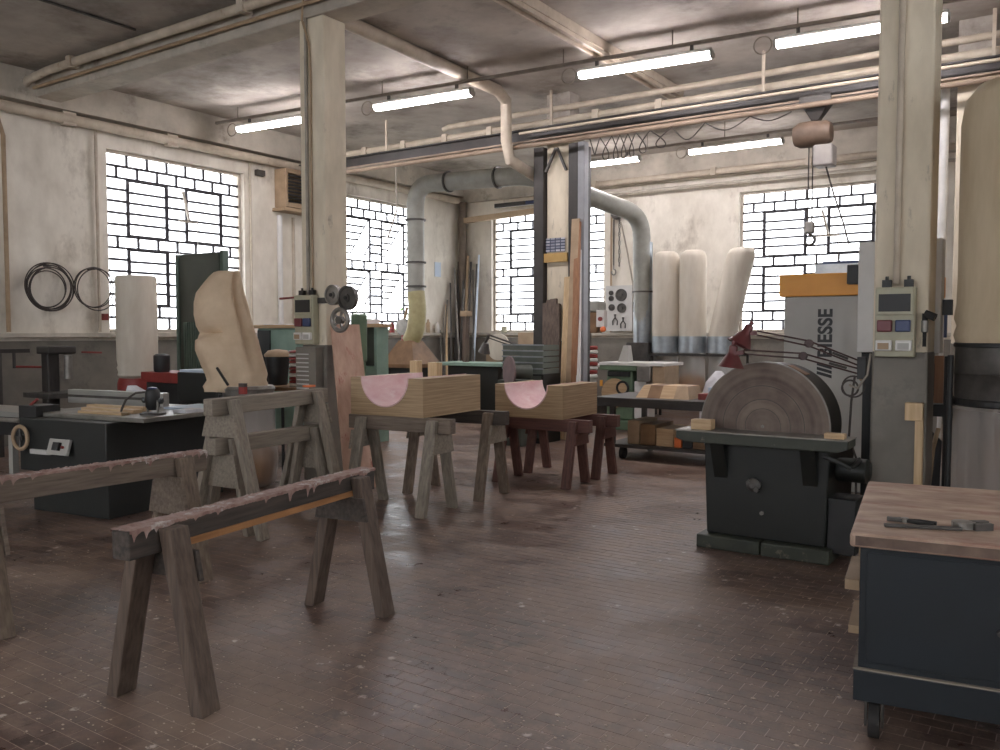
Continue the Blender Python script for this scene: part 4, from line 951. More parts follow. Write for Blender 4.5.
part('riser', MB().cyl((-6.94, 15.1, 1.40), (-6.94, 15.1, 3.3), .178, n=24), M['galvanised'], t, 'shiny galvanised riser', smooth=40)
part('flange', MB().cyl((-6.94, 15.1, 2.35), (-6.94, 15.1, 2.38), .21, n=24), M['iron'], t)
part('flexible_section', MB().tube(bend([(-10.48, 12.6, 2.36), (-10.43, 12.6, 2.0), (-10.50, 12.6, 1.6), (-10.62, 12.6, 1.42)], 5), .17, 18), M['duct_flex'], t, 'yellowish flexible sleeve', smooth=50)
part('hood', MB().hexa([(-11.0, 12.2, 1.0), (-10.2, 12.2, 1.0), (-10.2, 13.0, 1.0), (-11.0, 13.0, 1.0), (-10.78, 12.44, 1.44), (-10.46, 12.44, 1.44), (-10.46, 12.76, 1.44), (-10.78, 12.76, 1.44)]).box(-11.02, -10.18, 12.18, 13.02, .93, 1.0), M['hood_brown'], t, 'brown tapered hood')
part('hood_stand', MB().box(-10.98, -10.22, 12.22, 12.98, 0, .93), M['black'], t)
part('blower', MB().box(-7.2, -6.73, 14.9, 15.5, .85, 1.40), M['iron'], t, bevel=.02); part('blower_stand', MB().box(-7.15, -6.78, 14.95, 15.45, 0, .85), M['black'], t)
for nm, x, y, z, w_, h_, mt, lb in (('wood_cube', -10.05, 11.9, .0, .16, 1.08, 'wood_pale', 'pale wood post end beside the brown hood'), ('wood_cube', -9.55, 11.8, 0, .2, 1.06, 'wood_pale', 'pale wood post end beside the green bench')):
    one('wood_post', MB().box(x, x+w_, y, y+.16, 0, h_), M[mt], lb, 'post', bevel=.004)

t = thing('bag_dust_collector', 'three-bag dust collector with white cloth bags over clear chip sacks', 'dust collector', (-5.9, 15.1, 0), world=True)
for i, (cx, lean) in enumerate(((-6.47, 0), (-5.94, 0), (-5.38, .36))):
    C0 = Vector((cx, 15.1, 0)); r_ = .25; m = MB()
    zs = [(1.52, .98), (1.7, 1.0), (2.2, 1.0), (2.8, 1.0), (2.98, .98), (3.06, .86), (3.10, .6), (3.11, .2)]
    m.lathe([(r_*k, z) for z, k in zs], C0, 28)
    for v in m.v: v.x += lean*((v.z-1.5)/1.6)
    for k, v in enumerate(m.v): v += Vector((v.x-C0.x, v.y-C0.y, 0))*.03*sin(k*1.3+v.z*5)
    fb = part('filter_bag', m, M['bag_cloth'], t, 'white cloth filter bag' if i < 2 else 'white cloth filter bag leaning sideways', smooth=70)
    part('band', MB().lathe([(r_+.01, 1.22), (r_+.01, 1.52)], C0, 28), M['galvanised'], t, smooth=40)
    sk = part('chip_sack', MB().lathe([(r_, 1.22), (r_-.02, 1.1), (r_-.005, .6), (r_-.03, .2), (r_*.6, .15)], C0, 28), M['clear_bag'], t, 'clear chip sack', smooth=60)
    part('chips', MB().lathe([(.14, .18), (.21, .25), (.22, .85-.1*i), (.1, .93-.1*i)], C0, 24), M['sawdust'], sk, smooth=60)
part('frame', MB().box(-6.68, -5.0, 14.84, 14.88, 1.16, 1.20).box(-6.68, -5.0, 15.34, 15.38, 1.16, 1.20), M['steel_dark'], t)
for x in (-6.68, -4.99):
    for y in (14.86, 15.36): part('leg', MB().box(x-.02, x+.02, y-.02, y+.02, 0, 1.2), M['steel_dark'], t)

# chain block and tool board on the end wall
t = thing('chain_block', 'hand chain block hanging on the end wall', 'chain block', oy(617, 212, 16.45), world=True)
c = oy(617, 213, 16.45)
part('block', MB().lathe([(.12, -.06), (.14, -.03), (.14, .03), (.12, .06)], c, 14, 'Y'), M['iron'], t, smooth=35); part('cover', MB().lathe([(.05, 0), (.07, -.02), (.03, -.05)], c+Vector((0, -.06, 0)), 14, 'Y'), M['iron_light'], t, smooth=40)
ch_ = MB(); z = c.z-.16
while z > c.z-1.12: ch_.torus((c.x+.06, c.y, z), .022, .008, 'Y' if int((z*100)) % 2 else 'X', 8, 4); z -= .045
part('chain', ch_, M['iron'], t)
part('rope', MB().cyl((c.x-.07, c.y, c.z-.13), (c.x-.07, c.y, c.z-1.12), .016, n=6), M['iron'], t)
hk = [(c.x-.07+.05*cos(a), c.y, c.z-1.24+.06*sin(a)) for a in [R(d_) for d_ in range(90, -200, -24)]]
part('hook', MB().tube([(c.x-.07, c.y, c.z-1.10)]+hk, .016, 6), M['iron_light'], t, smooth=60)
part('peg', MB().cyl((c.x, c.y, c.z+.1), (c.x, YF-.001, c.z+.16), .02, n=8), M['iron'], t)
one('loose_cable', MB().tube([oy(621, 222, 16.4), oy(628, 255, 16.4), oy(634, 290, 16.4), oy(640, 318, 16.4), oy(655, 345, 16.4)], .018, 6), M['cable_light'], 'pale loose cable trailing from the chain block to the floor machines', 'cable', smooth=60)
t = thing('tool_board', 'grey board with belt pulleys and pliers on the end wall', 'tool board', oy(618, 330, 16.45), world=True)
bx = pbox(606, 286, 632, 331, 16.44, .04); part('board', MB().box(bx[0], bx[1], 16.44, 16.48, bx[4], bx[5]), M['panel_grey'], t)
for (px_, py_, rr_) in ((611, 293, .05), (611, 298.5, .055), (611.5, 307.5, .07), (621, 295, .13), (621.5, 308, .10)):
    c = oy(px_, py_, 16.42); q = part('pulley', MB().lathe([(rr_, 0), (rr_, -.03), (rr_*.8, -.03), (rr_*.75, -.015), (rr_*.3, -.02), (rr_*.28, -.04), (.01, -.04)], c+Vector((0, .02, 0)), 24, 'Y'), M['iron'], t, smooth=30)
for (px_, py_) in ((615, 319), (623, 322)):
    c = oy(px_, py_, 16.42); part('pliers', MB().tube([c+Vector((-.05, 0, -.13)), c+Vector((-.055, 0, -.04)), c+Vector((0, 0, .03)), c+Vector((.015, 0, .10))], .014, 6).tube([c+Vector((.05, 0, -.13)), c+Vector((.055, 0, -.04)), c+Vector((0, 0, .03)), c+Vector((-.015, 0, .10))], .014, 6), M['iron'], t)
for (px0_, py0_, px1_, py1_, mt, lb) in ((633, 302, 638, 312, 'black', 'small black switch box beside the tool board'), (634, 316, 638, 325, 'red_paint', 'small red switch under the black one by the tool board')):
    bx = pbox(px0_, py0_, px1_, py1_, 16.5, .1); one('switch_box', MB().box(bx[0], bx[1], 16.5, 16.599, bx[4], bx[5]), M[mt], lb, 'switch', bevel=.006)

# drill press with a dark hood, seen beside the grey post
t = thing('drill_press', 'drill press with dark belt hood and orange knob by the tool board', 'drill press', oy(592, 430, 14.0)*1, world=True)
t.location.z = 0; OFF[t.name] = t.location.copy()
bx = pbox(578, 306, 598, 332, 14.0, .9); c = oy(594, 330, 14.4)
part('belt_hood', MB().box(bx[0]-.15, bx[1], 14.0, 14.35, oy(590, 312, 14.0).z, oy(590, 303, 14.0).z+.04), M['duct_paint'], t, bevel=.05)
part('head', MB().box(bx[0]-.1, bx[1]-.06, 14.05, 14.3, oy(590, 333, 14.0).z, oy(590, 312, 14.0).z), M['hood_brown'], t, bevel=.02)
part('column', MB().cyl((bx[0]+.1, 14.2, .3), (bx[0]+.1, 14.2, oy(590, 333, 14).z), .07, n=14), M['iron_light'], t, smooth=40)
part('table', MB().cyl((bx[0]+.1, 14.3, .95), (bx[0]+.1, 14.3, 1.0), .25, n=24), M['white_paint'], t, smooth=40)
part('base', MB().box(bx[0]-.2, bx[0]+.4, 14.0, 14.8, 0, .3), M['iron'], t)
part('knob', MB().lathe([(.03, 0), (.06, .03), (.05, .08), (.02, .1)], oy(603, 332, 13.95), 12), M['orange_bright'], t, smooth=40)
part('control_box', MB().box(bx[1]-.04, bx[1]+.12, 14.0, 14.15, oy(600, 327, 14).z, oy(600, 310, 14).z), M['white_paint'], t, bevel=.01); part('button', MB().cyl((bx[1]+.05, 13.97, oy(600, 319, 14).z), (bx[1]+.05, 14.0, oy(600, 319, 14).z), .04, n=12), M['red_paint'], t)
# red and white striped reel near the post
t = thing('cable_reel', 'red and white ribbed stack beside the grey steel post', 'stack', oy(590, 420, 13.2), world=True); t.location.z = 0; OFF[t.name] = t.location.copy()
c = oy(591, 360, 13.2)
for i in range(8): part('ring', MB().lathe([(.10, .8+i*.07), (.12, .82+i*.07), (.12, .85+i*.07), (.10, .87+i*.07)], (c.x, c.y, 0), 18), M['red_paint' if i % 2 else 'white_paint'], t, smooth=40)
part('stand', MB().cyl((c.x, c.y, 0), (c.x, c.y, .8), .1, n=14), M['cabinet_grey'], t, smooth=40)

# green planer with white table
t = thing('planer', 'green planing machine with a white table top behind the steel cart', 'planer', (-6.0, 12.8, 0), world=True)
Y = 12.6; bx = pbox(599, 362, 664, 368, Y, .8); z = bx[5]
part('table', MB().box(bx[0], bx[1], Y, Y+.8, z-.05, z), M['white_paint'], t, bevel=.006)
part('apron', MB().box(bx[0], oy(636, 366, Y).x, Y+.01, Y+.75, z-.13, z-.05), M['green_machine'], t, bevel=.01)
part('body', MB().box(oy(605, 380, Y).x, oy(631, 380, Y).x, Y+.05, Y+.7, .16, z-.13), M['green_machine'], t, bevel=.03)
part('slot', MB().box(oy(607, 372, Y).x, oy(629, 372, Y).x, Y+.02, Y+.05, z-.23, z-.15), M['black'], t)
part('foot', MB().box(oy(601, 418, Y).x, oy(636, 418, Y).x, Y, Y+.75, 0, .16), M['green_machine'], t, bevel=.02)
part('chute', MB().lathe([(.22, 0), (.24, -.02), (.24, -.03), (.2, -.03)], (oy(614, 393, Y).x, Y+.05, oy(614, 393, Y).z), 24, 'Y'), M['wood_pale_flat'], t, 'pale round chip chute', smooth=40)
part('chute_ring', MB().torus((oy(622, 388, Y).x, Y+.02, oy(622, 388, Y).z), .10, .02, 'Y', 24, 6), M['black'], t)
part('side_panel', MB().box(oy(652, 370, Y).x, oy(664, 370, Y).x, Y+.02, Y+.6, .5, z-.05), M['brown_tan'], t); part('yellow_tag', MB().box(oy(600, 385, Y).x, oy(602.5, 385, Y).x, Y-.01, Y+.01, oy(600, 386, Y).z, oy(600, 380, Y).z), M['orange_hood'], t)
part('cutter_unit', MB().box(oy(637, 370, Y).x, oy(651, 370, Y).x, Y-.02, Y+.5, z-.30, z-.05), M['iron_light'], t, bevel=.02); part('white_guard', MB().box(oy(633, 380, Y).x, oy(645, 380, Y).x, Y+.05, Y+.4, .2, z-.30), M['white_paint'], t, bevel=.01)
one('fence_block', MB().hexa([(oy(618, 362, Y+.3).x, Y+.3, z+.002), (oy(628, 362, Y+.3).x, Y+.3, z+.002), (oy(628, 362, Y+.3).x, Y+.5, z+.002), (oy(618, 362, Y+.3).x, Y+.5, z+.002), (oy(622, 362, Y+.3).x, Y+.35, z+.27), (oy(627, 362, Y+.3).x, Y+.35, z+.27), (oy(627, 362, Y+.3).x, Y+.45, z+.27), (oy(622, 362, Y+.3).x, Y+.45, z+.27)]), M['cabinet_grey'], 'grey wedge-shaped guard standing on the white planer table', 'guard')
one('dust_sack', MB().lathe([(.22, 0), (.3, .15), (.28, .5), (.2, .8), (.05, .98)], (-4.75, 13.2, 0), 20), M['paper'], 'white crumpled sack behind the steel cart below the red lamps', 'sack', smooth=60)

# dark far column: poster, band, leaning timbers
one('poster', MB().box(oy(546, 245, 11.44).x, oy(565, 245, 11.44).x, 11.435, 11.445, oy(555, 252, 11.44).z, oy(555, 238, 11.44).z), None, 'small dark poster with rows of pale figures on the column', 'poster')
_m, _t, _p = nt('poster_print'); N_ = _t.nodes; L_ = _t.links
tc = N_.new('ShaderNodeTexCoord'); mp = N_.new('ShaderNodeMapping'); mp.inputs['Rotation'].default_value = (pi/2, 0, 0); L_.new(tc.outputs['Object'], mp.inputs[0])
br = N_.new('ShaderNodeTexBrick'); br.inputs['Color1'].default_value = rgb(196, 196, 204); br.inputs['Color2'].default_value = rgb(120, 124, 140); br.inputs['Mortar'].default_value = rgb(60, 66, 86); br.inputs['Scale'].default_value = 5.5; br.inputs['Mortar Size'].default_value = .05; br.offset = 0
L_.new(mp.outputs[0], br.inputs['Vector']); L_.new(br.outputs[0], _p.inputs['Base Color'])
bpy.data.objects['poster'].data.materials.append(_m)
one('wooden_band', MB().box(-6.93, -6.50, 11.40, 11.455, oy(555, 262, 11.4).z, oy(555, 253, 11.4).z), M['band_yellow'], 'yellow wooden strip fixed on the column below the poster', 'strip', bevel=.004)
def lean_plank(name, px_b, py_t, px_t, Yb, Yt, w_, th, mt, label, zt=None, cat='plank', group=None):
    top = oy(px_t, py_t, Yt); b = oy(px_b, 420, Yb); b.z = 0.01
    return one(name, MB().bar(b, top, w_, th, (0, 1, 0)), M[mt], label, cat, group=group, bevel=.003)
for i, (pb, pt_, py_, w_, mt, lb) in enumerate(((562, 567.5, 277, .10, 'wood_pale', 'short pale plank leaning on the dark steel column'), (568, 576, 219, .13, 'brown_tan', 'tall tan plank leaning on the dark steel column'), (573, 578, 222, .10, 'wood_orange', 'orange plank leaning on the dark steel column'), (578, 579.5, 250, .06, 'white_paint', 'white batten leaning on the dark steel column'))):
    lean_plank('plank', pb, py_, pt_, 10.95-.03*i, 11.33, w_, .035, mt, lb)
for i, (pb, pt_, py_) in enumerate(((545, 546.5, 303), (549, 550, 300), (553, 554, 299), (557, 557, 304))):
    lean_plank('dark_board', pb, py_, pt_, 11.05-.04*i, 11.38-.01*i, .11, .05, 'wood_dark_leg', ('dark weathered board leaning right beside the black steel upright', 'dark weathered board with a split top leaning under the poster', 'tallest dark weathered board leaning under the poster', 'dark weathered board leaning next to the short pale plank')[i], group='dark boards leaning under the poster', cat='board')

# plywood board leaning on the left column
pa, pb_ = oz(345, 492), oz(376, 488); pa.z = pb_.z = .004; tp = ox(330, 325, -6.52); tq = ox(358, 324, -6.40)
n_ = (pb_-pa).cross(tp-pa).normalized()*.022
tq = tp+(pb_-pa)*.95
one('plywood_board', MB().hexa([pa, pb_, pb_+n_, pa+n_, tp, tq, tq+n_, tp+n_]), M['plywood_pink'], 'pinkish stained plywood board leaning on the concrete column', 'board', bevel=.002)
# pulleys and wheel hung at the same column
t = thing('spare_wheels', 'grey belt pulleys and a spoked wheel hung on the column above the plywood board', 'wheels', (-6.5, 6.36, 1.7), world=True)
part('bracket', MB().box(-6.66, -6.36, 6.395, 6.415, 1.90, 1.96), M['iron'], t)
for px_, py_, rr_ in ((333, 295, .105), (347.5, 298, .125)):
    c = oy(px_, py_, 6.37); q = part('pulley', MB().lathe([(rr_, .03), (rr_, -.02), (rr_*.86, -.02), (rr_*.8, -.005), (rr_*.35, -.01), (rr_*.3, -.03), (.012, -.03)], c, 30, 'Y'), M['iron_light' if px_ < 340 else 'iron'], t, smooth=30)
    part('hub', MB().lathe([(.02, -.03), (.02, -.04)], c, 10, 'Y'), M['black'], q)
c = oy(340, 320, 6.36); q = part('spoked_wheel', MB().torus(c, .11, .024, 'Y', 32, 8), M['iron_light'], t, smooth=60)
for k in range(5): part('spoke', MB().bar(c, c+Vector((.105*cos(k*1.257), 0, .105*sin(k*1.257))), .02, .02, (0, 1, 0)), M['iron_light'], q)
part('hub', MB().lathe([(.04, -.03), (.04, .03)], c, 16, 'Y'), M['iron'], q)

# hoist on the rail
t = thing('electric_hoist', 'brown electric hoist hanging from the rail with ropes and hook', 'hoist', (-2.77, 11.25, 3.3), world=True)
hx = oy(815, 130, 11.25).x; hp = lambda x, y: oy(x, y, 11.25)
part('trolley', MB().hexa([(hx-.03, 11.2, hp(815, 122).z), (hx+.05, 11.2, hp(815, 122).z), (hx+.05, 11.3, hp(815, 122).z), (hx-.03, 11.3, hp(815, 122).z), (hx-.16, 11.14, 4.46), (hx+.20, 11.14, 4.46), (hx+.20, 11.36, 4.46), (hx-.16, 11.36, 4.46)]), M['steel_dark'], t, bevel=.01)
part('plate', MB().box(hx-.17, hx+.21, 11.13, 11.165, 4.46, 4.56).box(hx-.17, hx+.21, 11.335, 11.37, 4.46, 4.56), M['iron'], t)
zc = hp(815, 134).z
m = MB().lathe([(.02, -.26), (.12, -.25), (.16, -.18), (.165, -.02), (.15, .1), (.155, .14), (.12, .2), (.03, .21)], (hx, 11.25, zc), 24, 'X'); part('drum_housing', m, M['hoist_brown'], t, 'brown rounded drum housing', smooth=45)
part('motor_box', MB().box(hp(816, 150).x, hp(835, 150).x, 11.1, 11.36, hp(825, 167).z, hp(825, 146).z), M['hoist_grey'], t, bevel=.02)
hkz = hp(812, 232).z
for dx in (-.07, -.02): part('rope', MB().cyl((hx+dx, 11.25, zc-.1), (hx+dx, 11.25, hkz+.1), .010, n=6), M['cable'], t)
part('pendant_cable', MB().tube([hp(826, 167), hp(834, 195), hp(843, 222), hp(849, 244)], .012, 6), M['cable'], t, smooth=60)
part('hook_block', MB().box(hx-.10, hx+.01, 11.2, 11.3, hkz-.02, hkz+.13), M['iron_light'], t, bevel=.02)
c = Vector((hx-.045, 11.25, hkz-.10)); hk = [c+Vector((.065*cos(a), 0, .065*sin(a))) for a in [R(d_) for d_ in range(90, -190, -20)]]
part('hook', MB().tube([c+Vector((0, 0, .09))]+hk, .018, 8), M['iron'], t, smooth=60)
# coiled festoon cable under the rail
pts = []
xs_ = [590, 600, 612, 620, 628, 636, 650, 672, 705, 750, 795]; dips = [16, 22, 24, 23, 22, 20, 17, 13, 9, 6]
for (xa, xb), dpx in zip(zip(xs_[:-1], xs_[1:]), dips):
    n = 14
    for i in range(n):
        u = i/n; loop = .45*(xb-xa)*sin(2*pi*u)*(1.0 if dpx > 16 else .0)
        q = oy(xa+(xb-xa)*u+loop*.9, 120, 11.1); pts.append(Vector((q.x, 11.1+.03*sin(2*pi*u), 4.388-dpx*.0148*sin(pi*u))))
one('festoon_cable', MB().tube(pts, .009, 6), M['cable'], 'coiled dark cable slung in loops beneath the steel rail', 'cable', smooth=80)
one('pull_rope', MB().tube([Vector((oy(396, 160, 11.1).x, 11.1, 4.384)), oy(396, 180, 11.1), oy(397, 210, 11.1), oy(392, 225, 11.1), oy(388, 238, 11.1)], .014, 6), M['cable_light'], 'pale rope hanging in front of the open window', 'rope', smooth=70)

# ------------------------------------------------------------------ LEFT WALL THINGS
def hoops(label, py, pz, radii, seed):
    t = thing('saw_blade_coil', label, 'blade coil', (XL+.06, py, pz-radii[0]), world=True); rr = random.Random(seed)
    for r_ in radii: part('band', MB().torus((XL+.12+rr.random()*.06, py+rr.uniform(-.05, .05), pz+rr.uniform(-.02, .03)), r_, .009, 'X', 40, 6), M['cable'], t, smooth=60)
    part('peg', MB().cyl((XL+.001, py, pz+radii[0]-.02), (XL+.22, py, pz+radii[0]-.02), .012, n=8), M['iron'], t)
hoops('thick coil of dark saw blades hung on the left wall', 6.56, 2.23, (.34, .33, .31, .30, .28, .33, .26), 1)
hoops('thin coil of saw blades hung beside the left window', 7.22, 2.25, (.31, .30, .29), 2)
one('hanging_block', MB().box(XL+.001, XL+.08, 7.42, 7.49, 1.78, 1.88), M['red_paint'], 'small dark red block hung on the wall below the thin blade coil', 'block')
t = thing('louvred_ventilator', 'beige louvred ventilator box high on the left wall', 'ventilator', (XL+.12, 11.1, 3.9), world=True)
part('case', MB().box(XL+.001, XL+.30, 10.86, 10.92, 3.90, 4.60).box(XL+.001, XL+.30, 11.50, 11.56, 3.90, 4.60).box(XL+.001, XL+.30, 10.92, 11.50, 4.52, 4.60).box(XL+.001, XL+.30, 10.92, 11.50, 3.90, 3.98).box(XL+.001, XL+.03, 10.92, 11.50, 3.98, 4.52), M['brown_tan'], t, bevel=.005)
for i in range(9): part('slat', MB().cbox((XL+.25, 11.21, 4.01+i*.06), (.07, .57, .012), 0, 0, .5), M['iron'], t)
part('shelf', MB().box(XL+.001, XL+.34, 10.80, 11.62, 3.82, 3.88), M['brown_tan'], t)
one('wall_switch', MB().box(XL+.001, XL+.08, 10.40, 10.58, 4.42, 4.52), M['iron'], 'small dark box on the wall beside the ventilator', 'switch')
bx = ox(435, 262, XL+.015); by = ox(441, 277, XL+.015)
one('wall_notice', MB().box(XL+.001, XL+.012, bx.y, by.y, by.z, bx.z), M['white_board_blue'], 'pale blue notice on the wall between window and corner', 'notice')

# white filter bag unit by the closed window
t = thing('single_bag_collector', 'dust collector with one cream upright bag before the closed window', 'dust collector', (-10.6, 6.85, 0), world=True)
C0 = Vector((-10.6, 6.85, 0))
part('filter_bag', MB().lathe([(.05, 2.36), (.24, 2.355), (.262, 2.33), (.265, 1.7), (.262, 1.22), (.25, 1.15), (.262, 1.12), (.245, 1.06), (.255, 1.02), (.22, .98)], C0, 36), M['bag_cloth'], t, 'upright cream filter bag', smooth=50)
part('drum', MB().lathe([(.24, .98), (.26, .9), (.26, .6), (.22, .55)], C0, 30), M['red_paint'], t, smooth=40)
part('base', MB().box(-11.0, -10.2, 6.5, 7.3, 0, .56), M['black'], t)
t = thing('red_grinder', 'low dark red machine with a black motor beside the cream bag', 'machine', (-9.6, 6.75, 0), world=True)
part('bed', MB().box(-10.0, -9.2, 6.5, 7.0, .96, 1.09), M['red_paint'], t, bevel=.01); part('stand', MB().box(-9.95, -9.25, 6.55, 6.95, 0, .96), M['black'], t); part('motor', MB().lathe([(.09, 1.09), (.10, 1.12), (.10, 1.30), (.07, 1.32)], (-9.72, 6.62, 0), 18), M['black'], t, smooth=40)
# tall green cabinet
t = thing('tall_green_machine', 'tall dark green machine cabinet with a ribbed lower door', 'machine', (-10.3, 8.1, 0), world=True)
bx = pbox(177, 255, 220, 365, 7.9, .35)
part('cabinet', MB().box(bx[0], bx[1], 7.9, 8.02, 0, bx[5]), M['green_cabinet'], t, bevel=.012)
part('edge_trim', MB().box(bx[0]-.02, bx[0]+.05, 7.88, 7.9, 0, bx[5]), M['green_cabinet_light'], t); part('side_panel', MB().box(bx[1], bx[1]+.06, 7.93, 8.03, 0, bx[5]+.02), M['green_cabinet_light'], t)
zr = oy(190, 322, 7.88).z
for i in range(7): part('rib', MB().box(bx[0]+.16+i*.055, bx[0]+.195+i*.055, 7.87, 7.9, .9, zr), M['green_cabinet_light'], t)
t = thing('jointer_bed', 'dark jointer with a white sheet on its bed below the tall green machine', 'jointer', (-8.0, 6.4, 0), world=True)
bx = pbox(177, 372, 217, 395, 6.1, .7)
part('bed', MB().box(bx[0], bx[1], 6.1, 6.7, .80, bx[5]), M['saw_body'], t, bevel=.01); part('stand', MB().box(bx[0]+.1, bx[1]-.1, 6.15, 6.65, 0, .80), M['saw_body'], t)
one('sheet', MB().box(bx[0]+.02, bx[1]-.02, 6.12, 6.68, bx[5]+.001, bx[5]+.03), M['white_board_blue'], 'white sheet on the dark jointer below the tall green machine', 'sheet')
# pedestal machines at the far left
t = thing('mortiser', 'black column mortiser with a flat head and red lever by the left wall', 'mortiser', (-10.9, 5.75, 0), world=True)
c = ox(50, 350, -10.9)
part('column', MB().box(-10.98, -10.82, c.y-.08, c.y+.08, 0, 1.38), M['steel_dark'], t, bevel=.02); part('head', MB().box(-11.0, -10.7, c.y-.13, c.y+.24, 1.32, 1.42), M['steel_dark'], t, bevel=.02)
part('spindle', MB().cyl((-10.75, c.y+.15, 1.0), (-10.75, c.y+.15, 1.30), .05, n=12), M['iron_light'], t, smooth=40); part('lever', MB().cyl((-10.7, c.y+.3, 1.34), (-10.6, c.y+.52, 1.33), .012, n=8), M['red_paint'], t)
part('table', MB().box(-11.0, -10.4, c.y-.3, c.y+.4, .78, .84), M['iron'], t)
t = thing('radial_arm_saw', 'black arm machine with a red handle beside the mortiser', 'machine', (-11.2, 4.9, 0), world=True)
c = ox(4, 355, -11.5); part('arm', MB().box(-11.6, -11.4, c.y-.9, c.y+.28, 1.33, 1.38), M['steel_dark'], t); part('column', MB().box(-11.65, -11.35, c.y-.3, c.y-.1, 0, 1.33), M['iron'], t); part('handle', MB().cyl((-11.45, c.y+.1, 1.15), (-11.35, c.y+.55, 1.13), .014, n=8), M['red_paint'], t); part('handle_post', MB().cyl((-11.45, c.y+.1, 1.13), (-11.45, c.y+.1, 1.33), .02, n=8), M['iron'], t)

# bench and machines seen between the canvas bag and the column
t = thing('wooden_bench', 'workbench with a brown top behind the canvas bag', 'workbench', (-8.4, 7.6, 0), world=True)
part('top', MB().box(-9.25, -7.55, 7.3, 7.95, .86, .91), M['hood_brown'], t, bevel=.005)
for x in (-9.15, -7.65):
    for y in (7.36, 7.88): part('leg', MB().box(x-.04, x+.04, y-.04, y+.04, 0, .86), M['wood_dark_leg'], t)
c = oy(278, 388, 7.6)
t = thing('waste_bin', 'black bin with a beige rounded lid on the brown workbench', 'bin', (c.x, 7.6, .911), world=True)
part('bin', MB().lathe([(.12, .912), (.15, 1.2), (.155, 1.28)], (c.x, 7.6, 0), 22), M['black'], t, smooth=40); part('lid', MB().lathe([(.17, 1.28), (.17, 1.31), (.12, 1.36), (.02, 1.375)], (c.x, 7.6, 0), 22), M['brown_tan'], t, smooth=50)
c = oy(296, 380, 7.5)
t = thing('spool_stack', 'stack of red rings beside the black bin on the workbench', 'stack', (c.x, 7.5, .911), world=True)
for i in range(11): part('ring', MB().lathe([(.06, .912+i*.042), (.085, .918+i*.042), (.085, .938+i*.042), (.06, .95+i*.042)], (c.x, 7.5, 0), 16), M['red_paint' if i % 3 else 'white_paint'], t, smooth=40)
t = thing('green_press', 'green machine with papers on top behind the black bin', 'machine', (-9.2, 8.8, 0), world=True)
bx = pbox(257, 325, 313, 390, 8.6, .8)
part('body', MB().box(bx[0], bx[1], 8.6, 9.3, 0, bx[5]-.05), M['green_teal'], t, bevel=.02); part('dark_door', MB().box(bx[0]+.03, bx[0]+.30, 8.58, 8.6, .6, bx[5]-.08), M['black'], t); part('top', MB().box(bx[0]-.04, bx[1]+.04, 8.55, 9.35, bx[5]-.05, bx[5]), M['wood_pale_flat'], t, bevel=.005)
one('paper_sheets', MB().cbox((bx[0]+.36, 8.75, bx[5]+.008), (.42, .28, .014), .15), M['paper'], 'white paper sheets on the green machine behind the bin', 'paper')
one('red_tap_pipe', MB().tube([(-7.38, 6.52, 1.97), (-7.1, 6.52, 1.98), (-6.921, 6.52, 1.98)], .012, 6), M['red_paint'], 'thin red-tipped rod fixed at the column socket box', 'rod', smooth=60)
# green open cabinet right of the plywood board
t = thing('open_green_cabinet', 'teal open cabinet with a wooden top behind the plywood board', 'cabinet', (-8.2, 9.3, 0), world=True)
bx = pbox(346, 324, 377, 390, 9.2, .6); a0, a1, zz = bx[0], bx[1], bx[5]
part('side', MB().box(a0, a0+.04, 9.2, 9.45, 0, zz-.05), M['green_teal'], t); part('side', MB().box(a1-.05, a1, 9.2, 9.45, 0, zz-.05), M['green_teal'], t); part('back', MB().box(a0+.04, a1-.05, 9.42, 9.45, 0, zz-.05), M['green_cabinet'], t)
part('base', MB().box(a0+.04, a1-.05, 9.2, 9.42, 0, 1.10), M['green_teal'], t); part('top', MB().box(a0-.03, a1+.03, 9.15, 9.5, zz-.05, zz), M['wood_pale_flat'], t)
one('tin', MB().lathe([(.06, 1.101), (.06, 1.22), (.05, 1.23)], (a0+.2, 9.3, 0), 14), M['white_paint'], 'white tin inside the teal open cabinet', 'tin', smooth=40)
one('flat_box', MB().box(a0+.1, a0+.44, 9.2, 9.45, zz+.001, zz+.07), M['paper'], 'flat white box on top of the teal open cabinet', 'box')
t = thing('bandsaw_head', 'pale green machine head showing above the spare wheels', 'machine', (-7.6, 8.2, 0), world=True)
bx = pbox(350, 314, 360, 330, 8.2, .15); part('head', MB().box(bx[0], bx[1], 8.2, 8.35, 1.2, bx[5]), M['green_machine'], t, bevel=.03); part('column', MB().box(bx[0]+.03, bx[1]-.03, 8.22, 8.34, 0, 1.2), M['green_machine'], t)

# clutter below the open window
for i, (px_, py_, r_, h_, mt, nm, lb) in enumerate(((392, 352, .09, .22, 'red_paint', 'paint_tin', 'red paint tin on the ledge below the open window'), (383, 352, .07, .16, 'iron', 'paint_tin', 'grey tin on the ledge below the open window'), (437, 352, .06, .24, 'white_paint', 'bottle', 'white bottle on the ledge between window and corner'), (428, 352, .05, .3, 'brown_tan', 'bottle', 'brown bottle on the ledge by the open window'))):
    c = ox(px_, py_, XL+.07); c = Vector((XL+.08, c.y, 1.586)); r_ = min(r_, .055)
    one(nm, MB().lathe([(r_, 0), (r_, h_*.7), (r_*.5, h_*.85), (r_*.4, h_)], c, 14), M[mt], lb, 'bottle' if nm == 'bottle' else 'tin', smooth=40)
t = thing('bench_grinder', 'grey round grinder guard on a stand below the open window', 'grinder', oy(402, 420, 13.6), world=True); t.location.z = 0; OFF[t.name] = t.location.copy()
